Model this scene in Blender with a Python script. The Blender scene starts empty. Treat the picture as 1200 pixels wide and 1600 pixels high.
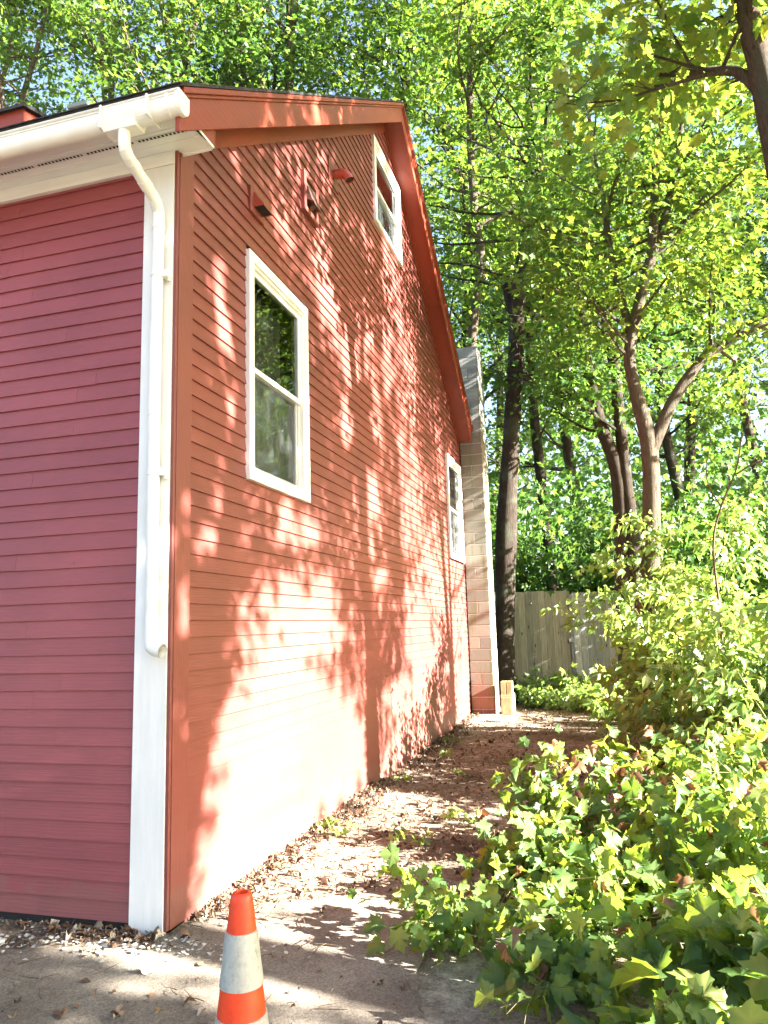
import bpy, bmesh, math, random
import numpy as np
from mathutils import Vector, Matrix
R = math.radians
rng = np.random.default_rng(7)
random.seed(7)
sc = bpy.context.scene
col = sc.collection

# ------------------------------------------------------------------ camera, world, sun, exposure
YAW, PITCH, ROLL = 0.28014, 0.15329, -0.02920
cam = bpy.data.objects.new('camera', bpy.data.cameras.new('camera'))
col.objects.link(cam)
fwd = Vector((-math.sin(YAW) * math.cos(PITCH), math.cos(YAW) * math.cos(PITCH), math.sin(PITCH)))
r0 = Vector((math.cos(YAW), math.sin(YAW), 0)); u0 = r0.cross(fwd)
rr = r0 * math.cos(ROLL) + u0 * math.sin(ROLL); uu = -r0 * math.sin(ROLL) + u0 * math.cos(ROLL)
m4 = Matrix((rr, uu, -fwd)).transposed().to_4x4(); m4.translation = Vector((2.3005, -3.6525, 1.55))
cam.matrix_world = m4
cam.data.sensor_fit = 'HORIZONTAL'; cam.data.sensor_width = 36.0
cam.data.lens = 1158.7 / 1200 * 36.0
cam.data.clip_start = 0.05; cam.data.clip_end = 500
sc.camera = cam

SUN_EL, SUN_AZ = R(25), R(-5)            # direction TO the sun, azimuth measured from +X towards +Y
TO_SUN = Vector((math.cos(SUN_EL) * math.cos(SUN_AZ), math.cos(SUN_EL) * math.sin(SUN_AZ), math.sin(SUN_EL)))
world = bpy.data.worlds.new('World'); sc.world = world; world.use_nodes = True
wn = world.node_tree
sky = wn.nodes.new('ShaderNodeTexSky'); sky.sky_type = 'NISHITA'; sky.sun_disc = False
sky.sun_elevation = SUN_EL; sky.sun_rotation = math.atan2(TO_SUN.x, TO_SUN.y)
sky.dust_density = 3.5; sky.air_density = 1.0; sky.ozone_density = 1.0
wn.links.new(sky.outputs[0], wn.nodes['Background'].inputs[0])
wn.nodes['Background'].inputs[1].default_value = 0.05
sl = bpy.data.lights.new('sun', 'SUN'); sl.energy = 5.0; sl.angle = R(0.5); sl.color = (1.0, 0.965, 0.91)
so = bpy.data.objects.new('sun', sl); col.objects.link(so)
so.rotation_euler = TO_SUN.to_track_quat('Z', 'Y').to_euler(); so.location = (30, -5, 20)
sc.view_settings.view_transform = 'Standard'; sc.view_settings.look = 'None'
sc.view_settings.gamma = 1.0; sc.view_settings.use_curve_mapping = False
sc.view_settings.exposure = 3.78
sc.render.engine = 'CYCLES'
cy = sc.cycles
cy.use_denoising = True; cy.max_bounces = 7; cy.diffuse_bounces = 4; cy.glossy_bounces = 3
cy.transmission_bounces = 5; cy.transparent_max_bounces = 6; cy.sample_clamp_indirect = 8.0
cy.caustics_reflective = False; cy.caustics_refractive = False

# ------------------------------------------------------------------ materials
def new_mat(name):
    m = bpy.data.materials.new(name); m.use_nodes = True
    nt = m.node_tree; b = nt.nodes['Principled BSDF']
    return m, nt, b
def node(nt, t, **kw):
    n = nt.nodes.new(t)
    for k, v in kw.items():
        if k.startswith('i_'):
            key = k[2:]; key = int(key) if key.isdigit() else key
            n.inputs[key].default_value = v
        else: setattr(n, k, v)
    return n
def ramp(nt, stops, interp='LINEAR'):
    n = nt.nodes.new('ShaderNodeValToRGB'); cr = n.color_ramp; cr.interpolation = interp
    while len(cr.elements) < len(stops): cr.elements.new(0.5)
    for e, (p, c) in zip(cr.elements, stops):
        e.position = p; e.color = (*c, 1) if len(c) == 3 else c
    return n
def noise(nt, vec, scale, detail=4, rough=.55, dims='3D'):
    n = node(nt, 'ShaderNodeTexNoise'); n.inputs['Scale'].default_value = scale
    n.inputs['Detail'].default_value = detail; n.inputs['Roughness'].default_value = rough
    if vec is not None: nt.links.new(vec, n.inputs['Vector'])
    return n
def coords(nt, scale=(1, 1, 1)):
    tc = node(nt, 'ShaderNodeTexCoord'); mp = node(nt, 'ShaderNodeMapping')
    mp.inputs['Scale'].default_value = scale
    nt.links.new(tc.outputs['Object'], mp.inputs['Vector'])
    return mp.outputs[0]
def mixc(nt, a, b, fac, mode='MIX'):
    n = node(nt, 'ShaderNodeMix', data_type='RGBA', blend_type=mode)
    for s, v in ((6, a), (7, b)):
        if isinstance(v, tuple): n.inputs[s].default_value = (*v, 1)
        else: nt.links.new(v, n.inputs[s])
    if isinstance(fac, (int, float)): n.inputs[0].default_value = fac
    else: nt.links.new(fac, n.inputs[0])
    return n.outputs[2]
def bump(nt, b, h, strength, dist=0.01):
    n = node(nt, 'ShaderNodeBump'); n.inputs['Strength'].default_value = strength
    n.inputs['Distance'].default_value = dist
    nt.links.new(h, n.inputs['Height']); nt.links.new(n.outputs[0], b.inputs['Normal'])
def plain(name, c, rough=.5, spec=.4, var=.12, nscale=6, stretch=(1, 1, 1), bmp=0.15, bscale=40, metal=0):
    m, nt, b = new_mat(name)
    v = coords(nt, stretch)
    n1 = noise(nt, v, nscale); rp = ramp(nt, [(.3, tuple(x * (1 - var) for x in c)), (.7, tuple(min(1, x * (1 + var)) for x in c))])
    nt.links.new(n1.outputs[0], rp.inputs[0]); nt.links.new(rp.outputs[0], b.inputs['Base Color'])
    n2 = noise(nt, v, bscale, 3)
    if bmp: bump(nt, b, n2.outputs[0], bmp, .004)
    b.inputs['Roughness'].default_value = rough; b.inputs['Specular IOR Level'].default_value = spec
    b.inputs['Metallic'].default_value = metal
    return m

def paint_wood(name, c, stretch, rough=.42, var=.055):
    """satin house paint on cedar boards: grain that shows through, a little board-to-board change"""
    m, nt, b = new_mat(name)
    v = coords(nt, stretch)
    at = node(nt, 'ShaderNodeAttribute', attribute_name='tint')
    grain = noise(nt, v, 9, 6, .65)
    wave = node(nt, 'ShaderNodeTexWave', wave_type='RINGS'); wave.inputs['Scale'].default_value = 1.3
    wave.inputs['Distortion'].default_value = 9; wave.inputs['Detail'].default_value = 3
    nt.links.new(v, wave.inputs['Vector'])
    big = noise(nt, coords(nt), 1.1, 3)
    r1 = ramp(nt, [(.0, tuple(x * (1 - var) for x in c)), (1., tuple(min(1, x * (1 + var)) for x in c))])
    nt.links.new(at.outputs['Fac'], r1.inputs[0])
    rb = ramp(nt, [(.35, (.86, .86, .88)), (.65, (1.08, 1.06, 1.04))]); nt.links.new(big.outputs[0], rb.inputs[0])
    c1 = mixc(nt, r1.outputs[0], rb.outputs[0], 1.0, 'MULTIPLY')
    rg = ramp(nt, [(.3, (.90, .90, .90)), (.62, (1.03, 1.03, 1.03))]); nt.links.new(grain.outputs[0], rg.inputs[0])
    c2 = mixc(nt, c1, rg.outputs[0], .8, 'MULTIPLY')
    spots = node(nt, 'ShaderNodeTexVoronoi', feature='F1'); spots.inputs['Scale'].default_value = 2.6
    nt.links.new(coords(nt), spots.inputs['Vector'])
    rs = ramp(nt, [(.014, (.25, .22, .22)), (.024, (1, 1, 1))]); nt.links.new(spots.outputs['Distance'], rs.inputs[0])
    c3 = mixc(nt, c2, rs.outputs[0], 1.0, 'MULTIPLY')
    sz = node(nt, 'ShaderNodeSeparateXYZ'); nt.links.new(coords(nt), sz.inputs[0])
    dn = noise(nt, coords(nt), 5, 6, .7); da = node(nt, 'ShaderNodeMath', operation='MULTIPLY_ADD'); da.inputs[1].default_value = -.55
    nt.links.new(dn.outputs[0], da.inputs[0]); nt.links.new(sz.outputs['Z'], da.inputs[2])
    rd = ramp(nt, [(.0, (.26, .26, .26)), (.07, (0, 0, 0))]); ad = node(nt, 'ShaderNodeMath', operation='ADD'); ad.inputs[1].default_value = .10
    nt.links.new(da.outputs[0], ad.inputs[0]); nt.links.new(ad.outputs[0], rd.inputs[0])
    c3 = mixc(nt, c3, (.17, .12, .09), rd.outputs[0])
    nt.links.new(c3, b.inputs['Base Color'])
    mx = mixc(nt, grain.outputs[0], wave.outputs[0], .35)
    bump(nt, b, mx, .35, .0025)
    b.inputs['Roughness'].default_value = rough; b.inputs['Specular IOR Level'].default_value = .35
    return m

RED = (.212, .061, .049)
M = {}
M['red_sky_tint'] = paint_wood('red_clapboard_paint_sky_tint', (.275, .068, .075), (1, 30, 14))  # same red as the gable, blue skylight on the front put into the colour
M['red_gable'] = paint_wood('red_clapboard_paint_gable', RED, (30, 1, 14))
M['red_trim_y'] = paint_wood('red_trim_paint', (.26, .05, .028), (20, 1, 5))
M['red_trim_z'] = paint_wood('red_corner_paint', (.212, .061, .049), (20, 20, 1))
M['white_trim'] = plain('white_trim_paint', (.76, .77, .74), .4, .4, .06, 3, (8, 8, .8), .25, 30)
M['white_trim_x'] = plain('white_fascia_paint', (.77, .77, .72), .4, .4, .07, 3, (.8, 8, 8), .2, 30)
M['white_vinyl'] = plain('white_vinyl', (.80, .81, .79), .3, .5, .04, 4, (1, 1, 1), .05, 20)
M['gutter_vinyl'] = plain('cream_gutter_vinyl', (.79, .79, .73), .32, .5, .07, 5, (1, 1, 1), .06, 20)
M['dark_slot'] = plain('dark_slot', (.03, .028, .026), .8, .2)
M['shingle'] = plain('asphalt_shingle', (.055, .052, .05), .9, .2, .4, 30, (1, 1, 1), .6, 120)
M['shade_cloth'] = plain('room_shade', (.17, .185, .19), .9, .1, .3, 3, (1, 9, .6), 0)
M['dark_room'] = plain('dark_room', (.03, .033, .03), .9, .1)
M['red_metal'] = plain('red_painted_metal', (.36, .075, .045), .38, .5, .12, 8)
M['dark_metal'] = plain('dark_duct_metal', (.05, .035, .03), .5, .5, .3, 12)
M['brown_flap'] = plain('brown_vent_flap', (.10, .045, .035), .5, .4, .2, 8)
M['steel'] = plain('bright_duct_metal', (.55, .53, .5), .3, .5, .2, 20, metal=.9)
M['pale_wood'] = plain('weathered_white_board', (.62, .62, .58), .7, .2, .15, 6, (8, 8, 1))
M['orange'] = None

def mat_orange():
    m, nt, b = new_mat('orange_cone_plastic')
    v = coords(nt); n = noise(nt, v, 14, 6, .7)
    r = ramp(nt, [(.30, (.50, .045, .015)), (.5, (.80, .055, .010)), (.75, (.86, .085, .02))]); nt.links.new(n.outputs[0], r.inputs[0])
    nt.links.new(r.outputs[0], b.inputs['Base Color']); b.inputs['Roughness'].default_value = .45
    bump(nt, b, n.outputs[0], .2, .003); return m
M['orange'] = mat_orange()
def mat_collar():
    m, nt, b = new_mat('scuffed_reflective_collar')
    v = coords(nt, (1, 1, .6)); n = noise(nt, v, 22, 8, .75); n2 = noise(nt, v, 70, 4, .7)
    r = ramp(nt, [(.22, (.13, .12, .10)), (.40, (.36, .37, .33)), (.7, (.46, .48, .44))]); nt.links.new(n.outputs[0], r.inputs[0])
    r2 = ramp(nt, [(.3, (.72, .72, .70)), (.5, (1, 1, 1))]); nt.links.new(n2.outputs[0], r2.inputs[0])
    nt.links.new(mixc(nt, r.outputs[0], r2.outputs[0], 1., 'MULTIPLY'), b.inputs['Base Color'])
    b.inputs['Roughness'].default_value = .38; b.inputs['Specular IOR Level'].default_value = .6
    return m
M['collar'] = mat_collar()

def mat_block():
    """concrete block: bare grey at the top, tan and rust stains lower down, green streak"""
    m, nt, b = new_mat('stained_concrete_block')
    tc = node(nt, 'ShaderNodeTexCoord'); sx = node(nt, 'ShaderNodeSeparateXYZ'); nt.links.new(tc.outputs['Object'], sx.inputs[0])
    n = noise(nt, tc.outputs['Object'], 3.5, 5, .6)
    ad = node(nt, 'ShaderNodeMath', operation='MULTIPLY_ADD'); ad.inputs[1].default_value = 1.2
    nt.links.new(n.outputs[0], ad.inputs[0]); nt.links.new(sx.outputs['Z'], ad.inputs[2])
    mr = node(nt, 'ShaderNodeMapRange'); mr.inputs[1].default_value = .5; mr.inputs[2].default_value = 7.2
    nt.links.new(ad.outputs[0], mr.inputs[0])
    r = ramp(nt, [(.0, (.27, .135, .09)), (.08, (.27, .16, .11)), (.11, (.19, .185, .145)), (.42, (.22, .21, .17)), (.62, (.22, .19, .15)), (.72, (.24, .19, .15)), (.79, (.29, .29, .27)), (1, (.33, .33, .31))])
    nt.links.new(mr.outputs[0], r.inputs[0])
    at = node(nt, 'ShaderNodeAttribute', attribute_name='tint')
    rt = ramp(nt, [(0, (.72, .72, .72)), (1, (1.15, 1.12, 1.1))]); nt.links.new(at.outputs['Fac'], rt.inputs[0])
    c = mixc(nt, r.outputs[0], rt.outputs[0], 1., 'MULTIPLY')
    n3 = noise(nt, coords(nt, (7, 7, .5)), 2, 4); r3 = ramp(nt, [(.55, (0, 0, 0)), (.68, (1, 1, 1))]); nt.links.new(n3.outputs[0], r3.inputs[0])
    c = mixc(nt, c, (.13, .13, .06), r3.outputs[0])
    n4 = noise(nt, tc.outputs['Object'], 90, 3); bump(nt, b, n4.outputs[0], .6, .006)
    r4 = ramp(nt, [(.3, (.8, .8, .8)), (.6, (1.05, 1.05, 1.05))]); nt.links.new(n4.outputs[0], r4.inputs[0])
    nt.links.new(mixc(nt, c, r4.outputs[0], 1., 'MULTIPLY'), b.inputs['Base Color'])
    b.inputs['Roughness'].default_value = .9; return m
M['block'] = mat_block()
M['mortar'] = plain('mortar', (.42, .38, .33), .9, .1, .2, 20)
M['tan_block'] = plain('tan_block', (.42, .27, .15), .85, .2, .25, 7, (1, 1, 1), .5, 60)
M['green_block'] = plain('mossy_block', (.27, .23, .12), .85, .2, .3, 9, (1, 1, 1), .5, 60)

def mat_bark(name, c1, c2, sc_=1.0):
    m, nt, b = new_mat(name)
    v = coords(nt, (11 * sc_, 11 * sc_, 1.5 * sc_)); n = noise(nt, v, 3.4, 9, .78)
    r = ramp(nt, [(.32, c1), (.52, c2), (.72, tuple(x * 1.35 for x in c2))]); nt.links.new(n.outputs[0], r.inputs[0])
    n2 = noise(nt, coords(nt), 2.2, 4); r2 = ramp(nt, [(.5, (0, 0, 0)), (.7, (1, 1, 1))]); nt.links.new(n2.outputs[0], r2.inputs[0])
    c = mixc(nt, r.outputs[0], (.10, .105, .075), r2.outputs[0])
    nt.links.new(c, b.inputs['Base Color']); bump(nt, b, n.outputs[0], 1.0, .07)
    b.inputs['Roughness'].default_value = .95; b.inputs['Specular IOR Level'].default_value = .08
    return m
M['bark'] = mat_bark('maple_bark', (.045, .033, .024), (.13, .10, .075))
M['bark_pale'] = mat_bark('pale_maple_bark', (.065, .05, .036), (.155, .125, .093))
M['bark_dark'] = mat_bark('dark_bark', (.022, .017, .013), (.06, .046, .036))
M['twig'] = plain('twig', (.11, .075, .045), .8, .2, .3, 10)
M['stem_green'] = plain('green_stem', (.14, .12, .045), .7, .2, .3, 8)

def mat_leaf(name, stops, trans, tmix=.38, rough=.42, spec=.35):
    m, nt, b = new_mat(name)
    at = node(nt, 'ShaderNodeAttribute', attribute_name='tint')
    r = ramp(nt, stops); nt.links.new(at.outputs['Fac'], r.inputs[0])
    n = noise(nt, coords(nt), 18, 2); rn = ramp(nt, [(.3, (.82, .84, .8)), (.7, (1.12, 1.1, 1.1))]); nt.links.new(n.outputs[0], rn.inputs[0])
    c = mixc(nt, r.outputs[0], rn.outputs[0], .8, 'MULTIPLY')
    nt.links.new(c, b.inputs['Base Color'])
    b.inputs['Roughness'].default_value = rough; b.inputs['Specular IOR Level'].default_value = spec
    t = node(nt, 'ShaderNodeBsdfTranslucent')
    rt = ramp(nt, trans); nt.links.new(at.outputs['Fac'], rt.inputs[0]); nt.links.new(rt.outputs[0], t.inputs[0])
    mx = node(nt, 'ShaderNodeMixShader'); mx.inputs[0].default_value = tmix
    nt.links.new(b.outputs[0], mx.inputs[1]); nt.links.new(t.outputs[0], mx.inputs[2])
    nt.links.new(mx.outputs[0], nt.nodes['Material Output'].inputs[0])
    return m
M['leaf'] = mat_leaf('maple_leaf', [(0, (.045, .095, .02)), (.6, (.08, .15, .028)), (1, (.15, .20, .04))],
                     [(0, (.13, .26, .03)), (.6, (.22, .36, .035)), (1, (.38, .42, .04))], .42)
M['leaf_deep'] = mat_leaf('deep_green_leaf', [(0, (.04, .09, .025)), (.7, (.065, .135, .033)), (1, (.11, .17, .04))],
                     [(0, (.10, .23, .03)), (.7, (.17, .32, .04)), (1, (.28, .37, .04))], .42)
M['leaf_bush'] = mat_leaf('bush_leaf', [(0, (.05, .105, .035)), (.5, (.085, .15, .042)), (.85, (.15, .205, .055)), (1, (.25, .26, .08))],
                     [(0, (.15, .30, .035)), (.55, (.30, .43, .035)), (1, (.50, .50, .05))], .42, .44, .3)
M['leaf_pale'] = mat_leaf('pale_bush_leaf', [(0, (.075, .15, .04)), (.6, (.135, .215, .06)), (1, (.24, .30, .10))],
                     [(0, (.24, .42, .07)), (.6, (.38, .52, .08)), (1, (.52, .56, .09))], .38, .36, .5)
M['leaf_dead'] = mat_leaf('dry_leaf', [(0, (.09, .045, .025)), (.5, (.20, .10, .055)), (1, (.32, .20, .12))],
                     [(0, (.14, .05, .02)), (.5, (.24, .10, .04)), (1, (.34, .18, .08))], .22, .7, .15)
M['litter'] = mat_leaf('leaf_litter', [(0, (.06, .038, .025)), (.35, (.15, .088, .055)), (.65, (.32, .23, .15)), (1, (.55, .47, .35))],
                     [(0, (.05, .02, .01)), (1, (.2, .1, .04))], .1, .7, .2)

def mat_ground():
    m, nt, b = new_mat('mulch_and_dirt')
    tc = coords(nt)
    n1 = noise(nt, tc, .9, 5, .6); n2 = noise(nt, tc, 14, 7, .75); n3 = noise(nt, tc, 60, 4, .7)
    r1 = ramp(nt, [(.35, (.13, .105, .080)), (.5, (.27, .225, .175)), (.68, (.38, .34, .28))]); nt.links.new(n1.outputs[0], r1.inputs[0])
    r2 = ramp(nt, [(.34, (.35, .30, .27)), (.5, (.9, .88, .85)), (.68, (1.45, 1.4, 1.35))]); nt.links.new(n2.outputs[0], r2.inputs[0])
    c = mixc(nt, r1.outputs[0], r2.outputs[0], .9, 'MULTIPLY')
    r3 = ramp(nt, [(.3, (.55, .52, .5)), (.6, (1.15, 1.15, 1.12))]); nt.links.new(n3.outputs[0], r3.inputs[0])
    nt.links.new(mixc(nt, c, r3.outputs[0], .8, 'MULTIPLY'), b.inputs['Base Color'])
    bump(nt, b, mixc(nt, n2.outputs[0], n3.outputs[0], .5), .9, .05)
    b.inputs['Roughness'].default_value = .95; b.inputs['Specular IOR Level'].default_value = .1
    return m
def mat_drive():
    m, nt, b = new_mat('worn_asphalt')
    tc = coords(nt)
    n1 = noise(nt, tc, 1.3, 5, .6); n2 = noise(nt, tc, 9, 6, .7); n3 = noise(nt, tc, 95, 4, .85)
    r1 = ramp(nt, [(.3, (.15, .122, .094)), (.5, (.225, .19, .15)), (.7, (.30, .258, .205))]); nt.links.new(n1.outputs[0], r1.inputs[0])
    r2 = ramp(nt, [(.28, (.42, .38, .36)), (.42, (.92, .92, .92)), (.7, (1.15, 1.15, 1.15))]); nt.links.new(n2.outputs[0], r2.inputs[0])
    c = mixc(nt, r1.outputs[0], r2.outputs[0], .8, 'MULTIPLY')
    r3 = ramp(nt, [(.36, (.45, .43, .40)), (.5, (.95, .95, .95)), (.66, (1.5, 1.48, 1.42))]); nt.links.new(n3.outputs[0], r3.inputs[0])
    c = mixc(nt, c, r3.outputs[0], .85, 'MULTIPLY')
    ck = node(nt, 'ShaderNodeTexVoronoi', feature='DISTANCE_TO_EDGE'); ck.inputs['Scale'].default_value = 1.15
    nw = noise(nt, tc, 5, 4, .6); nt.links.new(mixc(nt, tc, nw.outputs['Color'], .18), ck.inputs['Vector'])
    rc = ramp(nt, [(.0, (.35, .32, .30)), (.012, (1, 1, 1))]); nt.links.new(ck.outputs['Distance'], rc.inputs[0])
    nt.links.new(mixc(nt, c, rc.outputs[0], .2, 'MULTIPLY'), b.inputs['Base Color'])
    bump(nt, b, mixc(nt, n2.outputs[0], n3.outputs[0], .6), .9, .02)
    b.inputs['Roughness'].default_value = .9; b.inputs['Specular IOR Level'].default_value = .2
    return m
M['ground'] = mat_ground(); M['drive'] = mat_drive()
def mat_fence(name, c):
    m, nt, b = new_mat(name)
    at = node(nt, 'ShaderNodeAttribute', attribute_name='tint')
    n = noise(nt, coords(nt, (14, 14, 1)), 3, 6, .65)
    r = ramp(nt, [(.3, tuple(x * .62 for x in c)), (.6, c), (.8, tuple(x * 1.2 for x in c))]); nt.links.new(n.outputs[0], r.inputs[0])
    rt = ramp(nt, [(0, (.72, .74, .74)), (1, (1.18, 1.15, 1.1))]); nt.links.new(at.outputs['Fac'], rt.inputs[0])
    kn = node(nt, 'ShaderNodeTexVoronoi'); kn.inputs['Scale'].default_value = 1.0; nt.links.new(coords(nt, (7, 7, 2.6)), kn.inputs['Vector'])
    rk = ramp(nt, [(.07, (.3, .26, .22)), (.13, (1, 1, 1))]); nt.links.new(kn.outputs['Distance'], rk.inputs[0])
    c1 = mixc(nt, r.outputs[0], rt.outputs[0], 1., 'MULTIPLY')
    nt.links.new(mixc(nt, c1, rk.outputs[0], 1., 'MULTIPLY'), b.inputs['Base Color'])
    bump(nt, b, n.outputs[0], .4, .004); b.inputs['Roughness'].default_value = .85; b.inputs['Specular IOR Level'].default_value = .2
    return m
M['fence'] = mat_fence('weathered_fence_wood', (.46, .41, .31))
M['fence_pale'] = mat_fence('pale_fence_wood', (.50, .51, .51))
M['far_wall'] = plain('pale_blue_siding', (.42, .50, .58), .6, .3, .08, 2)
M['far_roof'] = plain('far_roof', (.12, .09, .08), .9, .1)

def mat_glass():
    m, nt, b = new_mat('window_glass'); nt.nodes.remove(b)
    tr = node(nt, 'ShaderNodeBsdfTransparent'); tr.inputs[0].default_value = (.60, .65, .62, 1)
    gl = node(nt, 'ShaderNodeBsdfGlossy'); gl.inputs['Roughness'].default_value = .012; gl.inputs[0].default_value = (.95, .97, 1, 1)
    fr = node(nt, 'ShaderNodeFresnel'); fr.inputs[0].default_value = 1.72
    n = noise(nt, coords(nt), 1.7, 1); bp = node(nt, 'ShaderNodeBump'); bp.inputs['Strength'].default_value = .06; bp.inputs['Distance'].default_value = .02
    nt.links.new(n.outputs[0], bp.inputs['Height']); nt.links.new(bp.outputs[0], gl.inputs['Normal'])
    mx = node(nt, 'ShaderNodeMixShader'); nt.links.new(fr.outputs[0], mx.inputs[0])
    nt.links.new(tr.outputs[0], mx.inputs[1]); nt.links.new(gl.outputs[0], mx.inputs[2])
    nt.links.new(mx.outputs[0], nt.nodes['Material Output'].inputs[0]); return m
M['glass'] = mat_glass()
def mat_screen():
    m, nt, b = new_mat('insect_screen')
    tr = node(nt, 'ShaderNodeBsdfTransparent'); mx = node(nt, 'ShaderNodeMixShader'); mx.inputs[0].default_value = .13
    b.inputs['Base Color'].default_value = (.12, .125, .12, 1); b.inputs['Roughness'].default_value = .6
    nt.links.new(tr.outputs[0], mx.inputs[1]); nt.links.new(b.outputs[0], mx.inputs[2])
    nt.links.new(mx.outputs[0], nt.nodes['Material Output'].inputs[0]); return m
M['screen'] = mat_screen()

# ------------------------------------------------------------------ helpers
def tag(o, label=None, cat=None, group=None, kind=None):
    if label: o['label'] = label
    if cat: o['category'] = cat
    if group: o['group'] = group
    if kind: o['kind'] = kind
    return o
def empty(name, loc=(0, 0, 0), rz=0):
    o = bpy.data.objects.new(name, None); o.empty_display_size = .2
    o.location = loc; o.rotation_euler = (0, 0, rz); col.objects.link(o); return o

class MB:
    """collects boxes, prisms, tubes; build() links them as ONE mesh object"""
    def __init__(s): s.v = []; s.f = []; s.t = []
    def add(s, vs, fs, tint=.5):
        n = len(s.v); s.v += [tuple(p) for p in vs]; s.t += [tint] * len(vs)
        s.f += [tuple(i + n for i in f) for f in fs]; return s
    def hexa(s, p, tint=.5):   # 8 points: bottom ring 0-3, top ring 4-7
        return s.add(p, [(3, 2, 1, 0), (4, 5, 6, 7), (0, 1, 5, 4), (1, 2, 6, 5), (2, 3, 7, 6), (3, 0, 4, 7)], tint)
    def box(s, a, b, tint=.5):
        (x0, y0, z0), (x1, y1, z1) = a, b
        return s.hexa([(x0, y0, z0), (x1, y0, z0), (x1, y1, z0), (x0, y1, z0), (x0, y0, z1), (x1, y0, z1), (x1, y1, z1), (x0, y1, z1)], tint)
    def prism(s, prof, axis, a, b, tint=.5):
        n = len(prof)
        def P(q, t):
            return {'x': (t, q[0], q[1]), 'y': (q[0], t, q[1]), 'z': (q[0], q[1], t)}[axis]
        vs = [P(q, a) for q in prof] + [P(q, b) for q in prof]
        fs = [tuple(range(n))[::-1], tuple(range(n, 2 * n))] + [(i, (i + 1) % n, n + (i + 1) % n, n + i) for i in range(n)]
        return s.add(vs, fs, tint)
    def tube(s, pts, rad, n=8, caps=True, wob=0., tint=.5):
        pts = [Vector(p) for p in pts]; k = len(pts)
        if not isinstance(rad, (list, tuple)): rad = [rad] * k
        vs = []; ref = None
        for i, p in enumerate(pts):
            t = (pts[min(i + 1, k - 1)] - pts[max(i - 1, 0)])
            t = t.normalized() if t.length > 1e-9 else Vector((0, 0, 1))
            if ref is None: ref = t.orthogonal().normalized()
            ref = (ref - t * ref.dot(t)); ref = ref.normalized() if ref.length > 1e-6 else t.orthogonal().normalized()
            b = t.cross(ref)
            for j in range(n):
                a = 2 * math.pi * j / n; r = rad[i] * (1 + wob * (random.random() - .5))
                vs.append(p + (ref * math.cos(a) + b * math.sin(a)) * r)
        fs = [(i * n + j, i * n + (j + 1) % n, (i + 1) * n + (j + 1) % n, (i + 1) * n + j) for i in range(k - 1) for j in range(n)]
        if caps: fs += [tuple(range(n))[::-1], tuple(range((k - 1) * n, k * n))]
        return s.add(vs, fs, tint)
    def lathe(s, prof, c, n=28, tint=.5):
        vs = []
        for r, z in prof:
            for j in range(n):
                a = 2 * math.pi * j / n; vs.append((c[0] + r * math.cos(a), c[1] + r * math.sin(a), c[2] + z))
        k = len(prof)
        fs = [(i * n + j, i * n + (j + 1) % n, (i + 1) * n + (j + 1) % n, (i + 1) * n + j) for i in range(k - 1) for j in range(n)]
        return s.add(vs, fs, tint)
    def build(s, name, mat, parent=None, smooth=False, bevel=0, recalc=True):
        me = bpy.data.meshes.new(name); me.from_pydata(s.v, [], s.f); me.update()
        a = me.attributes.new('tint', 'FLOAT', 'POINT'); a.data.foreach_set('value', s.t)
        if recalc:
          bm = bmesh.new(); bm.from_mesh(me); bmesh.ops.recalc_face_normals(bm, faces=bm.faces); bm.to_mesh(me); bm.free()
        me.materials.append(mat)
        if smooth:
            me.polygons.foreach_set('use_smooth', [True] * len(me.polygons))
            me.set_sharp_from_angle(angle=R(45))
        o = bpy.data.objects.new(name, me); col.objects.link(o)
        if parent: o.parent = parent
        if bevel:
            md = o.modifiers.new('bevel', 'BEVEL'); md.width = bevel; md.segments = 2; md.limit_method = 'ANGLE'; md.angle_limit = R(40)
        return o

# leaf templates (midrib along +Y, flat in XY, folded and curled a little); each is (verts, triangles)
def lobed(right, cen, fold=.18, curl=.25):
    out = right + [(-x, y) for x, y in right[-2:0:-1]]
    P = [cen] + out
    rad_ = [math.hypot(x - cen[0], y - cen[1]) for x, y in P]; m_ = sum(rad_) / len(rad_)
    v = np.array([(x, y, fold * abs(x) - curl * (x * x + (y - .35) ** 2) - (.16 * (q_ - m_) if i else .05)) for i, ((x, y), q_) in enumerate(zip(P, rad_))])
    n = len(out); f = np.array([(0, 1 + i, 1 + (i + 1) % n) for i in range(n)])
    return v, f
LEAF_MAPLE = lobed([(0, 0), (.14, -.06), (.34, -.08), (.33, .06), (.46, .13), (.42, .22), (.66, .42), (.50, .45), (.48, .56), (.36, .50), (.22, .48), (.27, .62), (.36, .74), (.20, .76), (0, 1.0)], (0, .3))
LEAF_MID = lobed([(0, 0), (.36, 0), (.26, .15), (.56, .46), (.2, .48), (0, 1.)], (0, .3))
LEAF_LENS = lobed([(0, 0), (.2, .22), (.25, .48), (.13, .78), (0, 1.)], (0, .45), .35, .45)
LEAF_FAR = (np.array([(0, 0, 0), (.42, .4, .06), (0, 1, -.1), (-.42, .4, .06)]), np.array([(0, 1, 2), (0, 2, 3)]))
def curled(t, k):
    v, f = t; v = v.copy(); v[:, 2] += -k * (v[:, 1] - .2) ** 2 + k * .9 * np.abs(v[:, 0]); return v, f
LEAF_DEAD = curled(LEAF_MAPLE, .9)
def squeezed(t, kx, skew=0.):
    v, f = t; v = v.copy(); v[:, 0] = v[:, 0] * kx + skew * v[:, 1] ** 2; return v, f
MAPLES = [LEAF_MAPLE, curled(LEAF_MAPLE, .35), curled(squeezed(LEAF_MAPLE, .82, .12), .6), squeezed(curled(LEAF_MAPLE, -.15), .9, -.15), curled(squeezed(LEAF_MAPLE, .75, -.05), .75)]
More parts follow.
